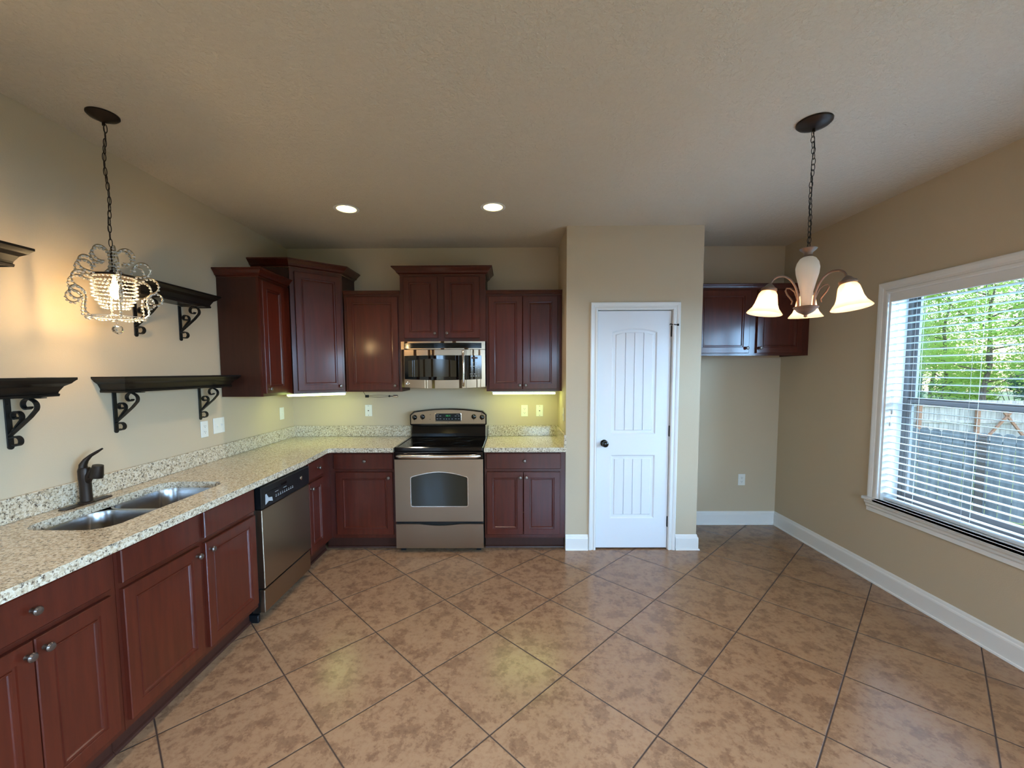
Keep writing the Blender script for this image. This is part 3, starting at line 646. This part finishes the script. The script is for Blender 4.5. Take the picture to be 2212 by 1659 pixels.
bm = bm_(); strips(bm, .031, .5845, lambda x: (wl(x)+.001, wh(x)-.001), -.007, .010); gl = obj('door_glass', bm, 'black_glass', mdr, True)
bm = bm_(); strips(bm, .065, .50, lambda x: (.092, .235+.018*math.sin(PI*(x-.065)/.435)), -.0078, -.004); obj('inner_window', bm, 'oven_glass', gl, True)
bm = bm_(); strips(bm, .588, MW, lambda x: (bot(x), .333), -.008, .011, (.5882, MW-.032, wl, wh)); pnl = obj('side_panel', bm, 'stainless', mw, True)
bm = bm_(); strips(bm, .589, MW-.033, lambda x: (wl(x)+.001, wh(x)-.001), -.007, .010, n=10); kp = obj('keypad', bm, 'black_glass', pnl, True)
bm = bm_(); strips(bm, .635, .69, lambda x: (.252, .268), -.0075, -.005, n=4); obj('clock_window', bm, 'amber_display', kp)
bm = bm_()
def dash(x, z, w_=.012, h_=.0025): y = bow(x)-.0078; box(bm, x-w_/2, x+w_/2, y, y+.002, z-h_, z+h_)
for x in (.645, .675): dash(x, .219, .02, .0018); dash(x, .205, .018, .0018)
for x in (.632, .652, .672, .697): dash(x, .186, .014)
for r_ in range(5): dash(.698, .165-r_*.0165, .013, .0025)
for x in (.630, .662): dash(x, .117, .016)
for x in (.632, .654, .675): dash(x, .098, .013)
obj('button_print', bm, 'grey_print', kp)
bm = None
for r_, row in enumerate(('123', '456', '789')):
    for c_, ch in enumerate(row):
        x = .632+c_*.0175; text('key_digit', ch, .010, 'grey_print', kp, (x, bow(x)-.0078, .165-r_*.0165))
text('key_digit', '0', .010, 'grey_print', kp, (.646, bow(.646)-.0078, .117))
bm = bm_(); hx = .563; hp = []
for i in range(17):
    t_ = i/16; hp.append((hx+.004*math.sin(PI*t_), bow(hx)-.010-.030*math.sin(PI*t_)**.45, .010+.315*t_))
tube(bm, hp, [.0115]*17, 12); obj('handle', bm, 'handle_steel', mdr, True)
bm = bm_(); x = .058; lathe(bm, [(.017,0),(.017,.003),(.014,.005),(.012,.004),(0,.004)], 24, (x, bow(x)-.008, .032), (0,-1,0)); bg_ = obj('badge', bm, 'handle_steel', mdr, True)
text('lettering', 'GE', .013, 'dark_slot', bg_, (x, bow(x)-.0124, .032))

# ------------------------------------------------------------------ shelves on iron brackets
def scroll(cx_, cz_, r0, r1, a0, a1, n=20):
    return [(cx_ + (r0+(r1-r0)*i/n)*math.cos(math.radians(a0+(a1-a0)*i/n)), cz_ + (r0+(r1-r0)*i/n)*math.sin(math.radians(a0+(a1-a0)*i/n))) for i in range(n+1)]
def bracket_bm():
    bm = bm_(); hw = .010
    def strap(pts, t_=.0028):
        rs = []; n = len(pts)
        for i in range(n):
            a = Vector(pts[max(i-1,0)]); b = Vector(pts[min(i+1,n-1)]); d = (b-a).normalized(); nn_ = Vector((-d.y, d.x))*t_; p = Vector(pts[i])
            rs.append([(p.x+nn_.x, -hw, p.y+nn_.y), (p.x+nn_.x, hw, p.y+nn_.y), (p.x-nn_.x, hw, p.y-nn_.y), (p.x-nn_.x, -hw, p.y-nn_.y)])
        rings(bm, rs)
    box(bm, 0, .005, -.0125, .0125, -.215, 0, .001); lathe(bm, [(.0125,0),(.0125,.005)], 16, (0,0,-.215), (1,0,0))
    box(bm, 0, .165, -.0125, .0125, -.004, 0)
    # outer brace: from wall low, diagonal out, curling over into the top scroll
    strap([(.005,-.165), (.05,-.128), (.10,-.085), (.128,-.055)] + scroll(.105, -.038, .028, .028, -40, 60, 8)[1:] + scroll(.094, -.034, .030, .012, 62, 330, 22))
    strap([(.02,-.150), (.045,-.118), (.062,-.098)] + scroll(.040, -.083, .024, .022, -25, 90, 8) + scroll(.040, -.081, .020, .009, 95, 330, 16))
    strap([(.005,-.176)] + scroll(.030, -.190, .020, .020, 130, -130, 18))
    for z in (-.03, -.19): lathe(bm, [(.004,0),(.003,.002)], 8, (.005,0,z), (1,0,0))
    return bm
BR = [None]
def shelf(label, y0, y1, zt_, ybs, group=None):
    t = thing('wall_shelf', label, 'shelf', (XL+.001, y0, zt_)); Lw = y1-y0
    hh = .085; D_ = .13
    prof = [(0,-hh),(.006,-hh),(.008,-hh+.010),(.004,-hh+.014),(.006,-hh+.022),(.018,-hh+.045),(.036,-hh+.058),(.040,-hh+.064),(.046,-.014),(.050,-.010),(.050,0),(0,0)]
    bm = bm_(); box(bm, 0, D_, .045, Lw-.045, -hh+.004, -.0005); obj('board', bm, 'espresso', t)
    bm = bm_(); sweep(bm, [(0,.045),(D_,.045),(D_,Lw-.045),(0,Lw-.045)], prof, side=-1); obj('edge_moulding', bm, 'espresso', t)
    for yb in ybs:
        if BR[0] is None: BR[0] = o = obj('bracket', bracket_bm(), 'black_iron', t)
        else: o = BR[0].copy(); C.objects.link(o); o.parent = t
        o.location = (0, yb-y0, -hh)
    return t
shelf('dark wood shelf on two scroll brackets, lower one beside the cabinets', 2.185, 3.12, 1.540, (2.30, 2.935))
shelf('short dark wood shelf on scroll brackets, behind the crystal pendant', 2.32, 2.945, 2.082, (2.465, 2.80))
shelf('dark wood shelf cut by the left photo edge, lower, above the faucet', 1.02, 1.935, 1.540, (1.14, 1.805))
shelf('dark wood shelf end cut by the left photo edge, upper', 1.15, 1.80, 2.082, (1.28, 1.60))

# ------------------------------------------------------------------ outlets and plates
def plate(name, label, loc, rotz, kind='outlet', w_=.070, h_=.115, m_='white_plastic'):
    t = thing(name, label, 'outlet' if kind == 'outlet' else 'wall plate', loc, rotz)
    bm = bm_(); box(bm, -w_/2, w_/2, -.006, -.0005, -h_/2, h_/2, .002); p = obj('cover_plate', bm, m_, t)
    if kind == 'outlet':
        for z in (-.02, .02):
            bm = bm_(); extrude_poly(bm, rrect(-.015, .015, z-.013, z+.013, .009, 4), [], -.008, -.0055, mpy); r_ = obj('socket', bm, m_, p)
            bm = bm_(); box(bm, -.0075, -.0055, -.0084, -.0079, z-.002, z+.007); box(bm, .0055, .0075, -.0084, -.0079, z-.002, z+.006); lathe(bm, [(.0025,0),(.0025,.0004)], 10, (0,-.008,z-.008), (0,-1,0)); obj('slots', bm, 'dark_slot', r_)
    elif kind == 'switch':
        for x in ((0,) if w_ < .1 else (-.023, .023)):
            bm = bm_(); box(bm, x-.005, x+.005, -.0075, -.0055, -.012, .012); tube(bm, [(x,-.007,0),(x,-.016,.006 if x > 0 else -.006)], .0038, 8); obj('toggle', bm, m_, p)
    elif kind == 'jack':
        bm = bm_(); lathe(bm, [(.006,0),(.006,.006),(.004,.008)], 12, (0,-.006,0), (0,-1,0)); obj('jack', bm, 'knob_metal', p)
        bm = bm_(); lathe(bm, [(.003,0),(.003,.001)], 10, (0,-.006,.046), (0,-1,0)); lathe(bm, [(.003,0),(.003,.001)], 10, (0,-.006,-.046), (0,-1,0)); obj('screw', bm, 'dark_slot', p)
    return t
plate('wall_outlet', 'white outlet low on the left wall, below the lower shelf bracket', (XL, 2.965, 1.157), LR)
plate('switch_plate', 'white double switch plate on the left wall, beside an outlet', (XL, 3.115, 1.165), LR, 'switch', .118, .115)
plate('wall_outlet', 'pale plate on the left wall nearest the back corner', (XL, 3.985, 1.167), LR, 'switch')
plate('telephone_plate', 'white jack plate on the back wall left of the range', (-1.425, YB, 1.172), 0, 'jack')
plate('wall_outlet', 'white outlet on the back wall just right of the range', (.138, YB, 1.165), 0, 'outlet', m_='ivory_plastic')
plate('telephone_plate', 'white jack plate on the back wall nearest the pantry', (.288, YB, 1.165), 0, 'jack', m_='ivory_plastic')
plate('switch_plate', 'white switch plate on the pantry side wall over the short worktop', (PX0, 3.73, 1.175), -LR, 'switch', m_='ivory_plastic')
plate('wall_outlet', 'white outlet low on the wall of the empty refrigerator alcove', (2.325, YB, .46), 0)

# ------------------------------------------------------------------ under-cabinet pieces
def strip(label, loc, rotz, Ls):
    t = thing('under_cabinet_light', label, 'light', loc, rotz, None)
    bm = bm_(); box(bm, -Ls/2, Ls/2, -.035, .035, .012, .0245); obj('housing', bm, 'white_plastic', t)
    bm = bm_(); box(bm, -Ls/2+.008, Ls/2-.008, -.034, .034, -.006, .0115, .005, 2); obj('lens', bm, 'tube_light', t, True)
mid = Vector((-1.775, 3.845)); strip('glowing light strip under the diagonal corner cabinet', (mid.x, mid.y, 1.350), ang*.8, .50)
strip('glowing light strip under the cabinet right of the microwave', (.125, 3.965, 1.350), 0, .60)
ph = thing('towel_holder', 'slim metal rod holder hung under the single-door upper cabinet', 'towel holder', (-1.40, 3.99, 1.374))
bm = bm_(); tube(bm, [(.0,0,0),(.01,0,-.02),(.025,0,-.045)], .002, 6); box(bm, .02, .05, -.012, .012, -.058, -.034, .002); obj('mount', bm, 'black_iron', ph)
bm = bm_()
for s in (-1, 1): tube(bm, [(.045+.2*i/12, 0, -.046+s*.011*math.sin(PI*i/12)**.6) for i in range(13)], .0016, 6)
obj('rod', bm, 'knob_metal', ph)
bm = bm_(); lathe(bm, [(.004,0),(.010,.006),(.010,.014),(.004,.02),(.0035,.045)], 12, (.238,0,-.046), (1,0,0)); obj('collar', bm, 'black_iron', ph, True)
bm = bm_(); lathe(bm, [(.006,0),(.0105,.004),(.0115,.03),(.010,.045),(0,.05)], 16, (.283,0,-.046), (1,0,0)); obj('end_cap', bm, 'handle_steel', ph, True)

# ------------------------------------------------------------------ recessed lights
for i, (x, y) in enumerate(CANS):
    lab = ['recessed ceiling light on the left of the visible pair', 'recessed ceiling light on the right of the visible pair'][i] if i < 2 else 'added recessed ceiling light, unseen behind the camera'
    t = thing('recessed_light', lab, 'light', (x, y, ZC), 0, 'added recessed lights behind the camera' if i >= 2 else None)
    bm = bm_(); lathe(bm, [(.0705,-.001),(.090,-.001),(.092,-.004),(.086,-.007),(.072,-.006)], 40, cap=False); bm2 = bm
    obj('trim_ring', bm, 'white_trim', t, True)
    bm = bm_(); lathe(bm, [(.0705,-.005),(.066,.05),(.058,.10)], 40, cap=False); obj('reflector', bm, 'can_reflector', t, True)
    bm = bm_(); lathe(bm, [(.056,.075),(.056,.045),(.050,.034),(.03,.026),(0,.023)], 32); obj('flood_bulb', bm, 'bulb_flood', t, True)
    l = bpy.data.lights.new('can_lamp', 'SPOT'); l.energy = 38 if i < 2 else 54; l.color = (1,.86,.70); l.spot_size = math.radians(112); l.spot_blend = .8; l.shadow_soft_size = .05
    lo = bpy.data.objects.new('can_lamp', l); C.objects.link(lo); lo.parent = t; lo.location = (0,0,-.012)

# ------------------------------------------------------------------ chains
def chain(bm, p0, p1, link=.03, wd=.011, r=.0017, wob=.004, seed=1):
    rnd = random.Random(seed); p0, p1 = Vector(p0), Vector(p1); n = int((p1-p0).length/(link*.78)); q = Vector((0,0,1))
    for i in range(n):
        c = p0.lerp(p1, (i+.5)/n) + Vector((math.sin(i*.5+seed)*wob, math.cos(i*.7)*wob, 0)); a = (i % 2)*PI/2 + .3 + rnd.uniform(-.25, .25)
        pts = []
        for k_ in range(14):
            an = 2*PI*k_/14; u = math.cos(an)*wd/2; z = math.sin(an)*link/2*(1.0); pts.append((c.x+u*math.cos(a), c.y+u*math.sin(a), c.z+z))
        tube(bm, pts, r, 5, True)
# ------------------------------------------------------------------ crystal pendant
pd = thing('crystal_pendant', 'small crystal bead pendant lamp hanging over the sink', 'pendant lamp', (-1.895, 2.04, ZC))
bm = bm_(); lathe(bm, [(.062,-.0005),(.062,-.006),(.054,-.014),(.03,-.024),(.012,-.034),(0,-.036)], 32); lathe(bm, [(.006,-.034),(.006,-.05)], 10); obj('canopy', bm, 'bronze', pd, True)
bm = bm_(); chain(bm, (0,0,-.045), (-.004,0,-.60), .040, .013, .0019, .004, 2); tube(bm, [(math.sin(i*.9)*.005-.003, math.cos(i*.8)*.004, -.045-i*.0375) for i in range(15)], .0016, 5); obj('chain', bm, 'bronze', pd)
ZP = -.60
bm = bm_(); lathe(bm, [(.004,ZP),(.007,ZP-.01),(.006,ZP-.03),(.012,ZP-.04),(.008,ZP-.055),(.010,ZP-.075),(.007,ZP-.09),(.011,ZP-.11),(.02,ZP-.125),(.082,ZP-.137),(.084,ZP-.145),(.0,ZP-.145)], 24); obj('stem', bm, 'bronze', pd, True)
mat('silver_wire', (170,156,130), .3, .9)
bm = bm_()
beads = bm_()
PR = 1.0
def bead(b, p, r, sub=1):
    mt = Matrix.Translation(p) @ Matrix.Diagonal((1,1,.8,1)); bmesh.ops.create_icosphere(b, subdivisions=sub, radius=r, matrix=mt)
for k_ in range(6):
    a = k_*PI/3 + .35; ca, sa = math.cos(a), math.sin(a); P_ = lambda r, z: (r*ca*PR, r*sa*PR, ZP+z*1.03)
    arc = lambda cr_, cz_, rr_, a0, a1, n=14: [P_(cr_+rr_*math.cos(math.radians(a0+(a1-a0)*i/n)), cz_+rr_*math.sin(math.radians(a0+(a1-a0)*i/n))) for i in range(n+1)]
    top = [P_(.010, -.085), P_(.014, -.055)] + arc(.050, -.040, .034, 165, -110)
    arm = [P_(.016, -.100), P_(.040, -.125), P_(.080, -.132)] + arc(.112, -.098, .032, -85, 190)
    low = [P_(.084, -.160), P_(.100, -.150)] + arc(.138, -.172, .036, 140, -75, 12) + [P_(.128, -.222), P_(.122, -.250), P_(.130, -.285), P_(.128, -.310), P_(.104, -.330)]
    hook = [P_(.128, -.222)] + arc(.158, -.232, .028, 160, -150, 12)
    bm = bm_()
    for pts in (top, arm, low, hook): tube(bm, pts, .0030, 5)
    o = obj('scroll_arm', bm, 'silver_wire', pd, True)
    bm = bm_()
    for pts in (top, arm, low, hook):
        tot = 0; nx = .0
        for i in range(len(pts)-1):
            A, B = Vector(pts[i]), Vector(pts[i+1]); d = (B-A).length
            while nx <= tot+d:
                p = A.lerp(B, (nx-tot)/d) + Vector((0,0,-.006)); bead(bm, p, .0068); nx += .0165
            tot += d
    s_ = tag(obj('bead_string', bm, 'crystal', o, True), None, None, kind='stuff')
bm = bm_()
for j in range(9):
    z = ZP-.150-j*.0175; rr = .082 - (.0 if j < 6 else (j-5)*.010); n = int(2*PI*rr/.0150)
    for i in range(n): an = 2*PI*(i+.5*(j % 2))/n; bead(bm, Vector((rr*math.cos(an), rr*math.sin(an), z)), .0056)
tag(obj('bead_drum', bm, 'crystal', pd, True), None, None, kind='stuff')
bm = bm_()
for i in range(44): an = 2*PI*i/44; bead(bm, Vector((.105*math.cos(an), .105*math.sin(an), ZP-.340+.004*math.sin(an*6))), .0062)
tube(bm, [(.105*math.cos(2*PI*i/32), .105*math.sin(2*PI*i/32), ZP-.334) for i in range(32)], .002, 5, True)
tag(obj('bottom_bead_ring', bm, 'crystal', pd, True), None, None, kind='stuff')
bm = bm_(); tube(bm, [(0,0,ZP-.30),(0,0,ZP-.375)], .0008, 4); bead(bm, Vector((0,0,ZP-.345)), .006); bead(bm, Vector((0,0,ZP-.362)), .005); bmesh.ops.create_icosphere(bm, subdivisions=2, radius=.022, matrix=Matrix.Translation((0,0,ZP-.392)))
obj('crystal_drop', bm, 'clear_crystal', pd)
bm = bm_(); lathe(bm, [(.006,ZP-.146),(.010,ZP-.165),(.017,ZP-.19),(.020,ZP-.215),(.016,ZP-.238),(0,ZP-.25)], 20); obj('bulb', bm, 'bulb_warm', pd, True)
l = bpy.data.lights.new('pendant_lamp', 'POINT'); l.energy = 8; l.color = (1,.68,.33); l.shadow_soft_size = .03; lo = bpy.data.objects.new('pendant_lamp', l); C.objects.link(lo); lo.parent = pd; lo.location = (0,0,ZP-.275)

# ------------------------------------------------------------------ three-shade chandelier
ch = thing('chandelier', 'three-shade chandelier with a white glass urn, hanging on the right', 'chandelier', (1.476, 2.143, ZC))
bm = bm_(); lathe(bm, [(.076,-.0005),(.076,-.008),(.066,-.018),(.035,-.028),(.012,-.033),(0,-.034)], 36); lathe(bm, [(.006,-.032),(.006,-.048)], 10); obj('canopy', bm, 'bronze', ch, True)
bm = bm_(); chain(bm, (0,0,-.042), (0,0,-.600), .034, .017, .0016, .003, 5); tube(bm, [(math.sin(i*1.1)*.008, math.cos(i*.9)*.006, -.042-i*.0372) for i in range(16)], .0018, 5); obj('chain', bm, 'black_iron', ch)
ZU = -.60
bm = bm_(); lathe(bm, [(.004,ZU+.004),(.030,ZU+.002),(.038,ZU-.002),(.034,ZU-.008),(.020,ZU-.020),(.017,ZU-.032),(.022,ZU-.042)], 28); obj('neck_cup', bm, 'taupe_metal', ch, True)
bm = bm_(); lathe(bm, [(.018,ZU-.040),(.034,ZU-.050),(.046,ZU-.070),(.051,ZU-.094),(.048,ZU-.125),(.038,ZU-.165),(.028,ZU-.21),(.023,ZU-.25),(.0215,ZU-.286)], 32); obj('glass_urn', bm, 'urn_glass', ch, True)
bm = bm_(); lathe(bm, [(.0,ZU-.030-.250),(.052,ZU-.030-.254),(.055,ZU-.030-.258),(.050,ZU-.030-.266),(.044,ZU-.030-.268),(.040,ZU-.030-.276),(.030,ZU-.030-.284),(.014,ZU-.030-.292),(.007,ZU-.030-.296),(.008,ZU-.030-.304),(0,ZU-.030-.308)], 32); obj('bottom_bowl', bm, 'taupe_metal', ch, True)
ZA = ZU-.030
base_a = math.atan2(2.143, 1.476)
for k_ in range(3):
    a = base_a + k_*2*PI/3; ca, sa = math.cos(a), math.sin(a); P_ = lambda r, z: Vector((r*ca, r*sa, ZA+z))
    pts = [P_(.036,-.256), P_(.038,-.215), P_(.050,-.165), P_(.075,-.125), P_(.105,-.106), P_(.135,-.105), P_(.160,-.118), P_(.174,-.145)]
    sm = [pts[0]]
    for i in range(len(pts)-1):
        for s_ in (1,2,3,4):
            t_ = s_/4; p0, p1, p2, p3 = pts[max(i-1,0)], pts[i], pts[i+1], pts[min(i+2,len(pts)-1)]
            sm.append(.5*((2*p1)+(-p0+p2)*t_+(2*p0-5*p1+4*p2-p3)*t_**2+(-p0+3*p1-3*p2+p3)*t_**3))
    bm = bm_(); tube(bm, sm, .0052, 8); o = obj('arm', bm, 'taupe_metal', ch, True)
    aa = base_a + (.0, 1.40, -1.40)[k_]; ca2, sa2 = math.cos(aa), math.sin(aa); Q_ = lambda r, z: Vector((r*ca2, r*sa2, ZA+z))
    bm = bm_(); tube(bm, [Q_(.034,-.256), Q_(.036,-.215), Q_(.050,-.175), Q_(.070,-.155), Q_(.085,-.153), Q_(.090,-.165), Q_(.082,-.185), Q_(.068,-.205), Q_(.058,-.222), Q_(.062,-.238)], .0042, 8); obj('scroll', bm, 'taupe_metal', ch, True)
    tilt = .16; ax = Vector((ca*math.sin(tilt), sa*math.sin(tilt), -math.cos(tilt))); c0 = P_(.174, -.140)
    bm = bm_(); lathe(bm, [(.006,-.002),(.016,.006),(.024,.016),(.034,.022),(.036,.028),(.033,.036),(.030,.036)], 24, c0, ax); sk_ = obj('socket_cup', bm, 'taupe_metal', o, True)
    bm = bm_(); lathe(bm, [(.026,.034),(.034,.040),(.041,.052),(.046,.075),(.051,.10),(.060,.122),(.074,.140),(.080,.148),(.078,.150),(.072,.141),(.058,.123),(.049,.10),(.044,.075),(.039,.053),(.032,.042),(.026,.038)], 36, c0, ax, cap=False); obj('glass_shade', bm, 'shade_glass', o, True)
    bm = bm_(); lathe(bm, [(.010,.034),(.014,.05),(.024,.07),(.028,.088),(.022,.106),(0,.115)], 20, c0, ax); obj('bulb', bm, 'bulb_chand', o, True)
    l = bpy.data.lights.new('shade_lamp', 'POINT'); l.energy = 1.7; l.color = (1,.80,.58); l.shadow_soft_size = .03; lo = bpy.data.objects.new('shade_lamp', l); C.objects.link(lo); lo.parent = ch; lo.location = c0 + ax*.128

# ------------------------------------------------------------------ outdoors
ZG = -1.05
bm = bm_(); box(bm, XR+.6, 60, -30, 50, ZG-.1, ZG); tag(obj('lawn', bm, 'grass'), None, None, kind='structure')
bm = bm_(); box(bm, XR+.165, XR+.55, YR, YB+.5, 2.42, 2.48); tag(obj('sun_block_eave', bm, 'white_trim'), None, None, kind='structure')  # unseen eave, added to keep direct sun out of the window
m = mat('weathered_shade_wood', rough=.9); v = coords(m, (9,9,.8)); L(m, ramp(m, noise(m, v, 2, 5), [(.3,(86,90,94)),(.7,(124,126,126))]), bsdf(m).inputs['Base Color'])  # weathered grey wood, its colour darkened and blued to paint in shade
mat('weathered_shade_post', (78,70,66), .85)  # post colour likewise darkened to put the shade in
def fence(label, A, B, h, zg, scal, npost, seed):
    fwood, fpost = ('weathered_shade_wood', 'weathered_shade_post') if scal else ('fence_wood', 'fence_post')
    A, B = Vector(A), Vector(B); d = (B-A); Ln = d.length; a = math.atan2(d.y, d.x); t = thing('wooden_fence', label, 'fence', (A.x, A.y, zg), a)
    bm = bm_(); pw = .14; n = int(Ln/(pw+.008)); rnd = random.Random(seed)
    for i in range(n):
        x = i*(pw+.008); hh_ = h + rnd.uniform(-.01, .01); c = .035 if scal else .004
        extrude_poly(bm, [(x,0.02),(x+pw,0.02),(x+pw,hh_-c),(x+pw-c,hh_),(x+c,hh_),(x,hh_-c)], [], 0, .018, mpy)
    obj('pickets', bm, fwood, t)
    for z in (.25, h*.55, h-.22):
        bm = bm_(); box(bm, 0, Ln, *((.019, .058) if scal else (-.04, -.001)), z, z+.09); obj('rail', bm, fwood, t)
    for i in range(npost):
        x = Ln*(i+.5)/npost; bm = bm_(); box(bm, x, x+.09, -.13, -.041, 0, h-.05); obj('post', bm, fpost, t)
    if not scal:
        for i in range(npost):
            x = Ln*(i+.5)/npost; bm = bm_(); s_ = 1 if i % 2 else -1
            rings(bm, [[(x+s_*u, -.15, z), (x+s_*(u+.08), -.15, z), (x+s_*(u+.08), -.10, z), (x+s_*u, -.10, z)] for u, z in ((0, .1), (1.1, h-.1))]); obj('brace', bm, 'fence_post', t)
    return t
fence('near weathered picket fence, darkened to look shaded, with clipped tops, seen through the blind', (6.9, 9.2), (9.6, 5.6), 1.50, ZG, True, 3, 3)
fence('far pale board fence with slanting braces, beyond the near fence', (9, 14.2), (24, 12.5), 1.62, ZG, False, 9, 4)
def tree(label, x, y, h, cr, m_, seed, nl=15000):
    rnd = random.Random(seed); t = thing('yard_tree', label, 'tree', (x, y, ZG), 0, 'trees beyond the fences')
    bm = bm_(); pts = [(rnd.uniform(-.04,.04)*i, rnd.uniform(-.04,.04)*i, h*.8*i/6) for i in range(7)]; tube(bm, pts, [.11-.014*i for i in range(7)], 8)
    brs = []
    for i in range(11):
        z = h*(.25+.055*i); a = rnd.uniform(0, 2*PI); L_ = cr*rnd.uniform(.6, 1.0); e = (math.cos(a)*L_, math.sin(a)*L_, z+L_*rnd.uniform(.2,.8)); tube(bm, [(0,0,z), (e[0]*.5, e[1]*.5, z+(e[2]-z)*.4), e], [.035,.022,.007], 5); brs.append(e)
    obj('trunk', bm, 'bark', t)
    vs, fs = [], []; cl = [(Vector(b), cr*rnd.uniform(.3, .5)) for b in brs] + [(Vector((rnd.uniform(-.5,.5)*cr, rnd.uniform(-.5,.5)*cr, h*rnd.uniform(.22,.95))), cr*.45) for _ in range(13)]
    for i in range(nl):
        c, r = rnd.choice(cl); d = Vector((rnd.gauss(0,1), rnd.gauss(0,1), rnd.gauss(0,.7))).normalized()*r*rnd.random()**.4; p = c+d
        u = Vector((rnd.gauss(0,1), rnd.gauss(0,1), rnd.gauss(0,.5))).normalized(); v_ = u.orthogonal().normalized(); s = rnd.uniform(.035,.075)
        k0 = len(vs); vs += [p-u*s, p+v_*s*.5, p+u*s, p-v_*s*.5]; fs.append((k0,k0+1,k0+2,k0+3))
    me = bpy.data.meshes.new('foliage'); me.from_pydata(vs, [], fs); me.materials.append(MATS[m_]); o = bpy.data.objects.new('foliage', me); C.objects.link(o); o.parent = t
TR = [(12.7,16.4,6.5,1.7,'leaf_mid'),(17.2,15.4,7,1.8,'leaf_bright'),(21.8,14.6,7,1.8,'leaf_mid'),(15.4,20.8,8,1.9,'leaf_deep'),(20.2,19.8,8.5,2.0,'leaf_bright'),(25.2,18.8,8,1.9,'leaf_deep'),
      (18.0,25.6,9,2.1,'leaf_mid'),(24.4,24.6,9.5,2.1,'leaf_bright'),(29.6,23.6,9,2.2,'leaf_mid'),(23,31,10,2.5,'leaf_bright'),(29,30,10,2.5,'leaf_mid')]
SH = [(14.9,17.8,'leaf_deep'),(10.6,18.2,'leaf_mid'),(18.9,17.0,'leaf_bright'),(17.2,18.4,'leaf_deep'),(12.6,21.6,'leaf_mid'),(20.3,16.9,'leaf_deep'),(22.6,17.0,'leaf_mid'),(18.0,22.2,'leaf_deep'),(22.4,21.8,'leaf_mid'),(20.2,22.6,'leaf_bright')]
TL = ['bushy mid-green tree beyond the far fence', 'sunlit yellow-green tree beyond the far fence', 'deep green tree beyond the far fence']
for i, (x, y, h, cr, m_) in enumerate(TR):
    tree(TL[('leaf_mid','leaf_bright','leaf_deep').index(m_)], x, y, h, cr, m_, 50+i)

for i, (x, y, m_) in enumerate(SH):
    rnd = random.Random(90+i); t = thing('yard_shrub', 'low bushy shrub growing between the trees beyond the far fence', 'shrub', (x, y, ZG), 0, 'shrubs beyond the fences')
    bm = bm_()
    for k_ in range(6): a = k_*PI/3; tube(bm, [(0,0,0), (.25*math.cos(a), .25*math.sin(a), .9), (.6*math.cos(a), .6*math.sin(a), 1.9)], [.03,.02,.006], 5)
    obj('stem', bm, 'bark', t)
    vs, fs = [], []; cl = [(Vector((rnd.uniform(-.5,.5), rnd.uniform(-.5,.5), rnd.uniform(.3,2.3))), .42) for _ in range(16)]
    for _ in range(7000):
        c, r = rnd.choice(cl); p = c + Vector((rnd.gauss(0,1), rnd.gauss(0,1), rnd.gauss(0,1))).normalized()*r*rnd.random()**.4
        u = Vector((rnd.gauss(0,1), rnd.gauss(0,1), rnd.gauss(0,.5))).normalized(); v_ = u.orthogonal().normalized(); q = rnd.uniform(.03,.06)
        k0 = len(vs); vs += [p-u*q, p+v_*q*.5, p+u*q, p-v_*q*.5]; fs.append((k0,k0+1,k0+2,k0+3))
    me = bpy.data.meshes.new('foliage'); me.from_pydata(vs, [], fs); me.materials.append(MATS[m_]); o = bpy.data.objects.new('foliage', me); C.objects.link(o); o.parent = t
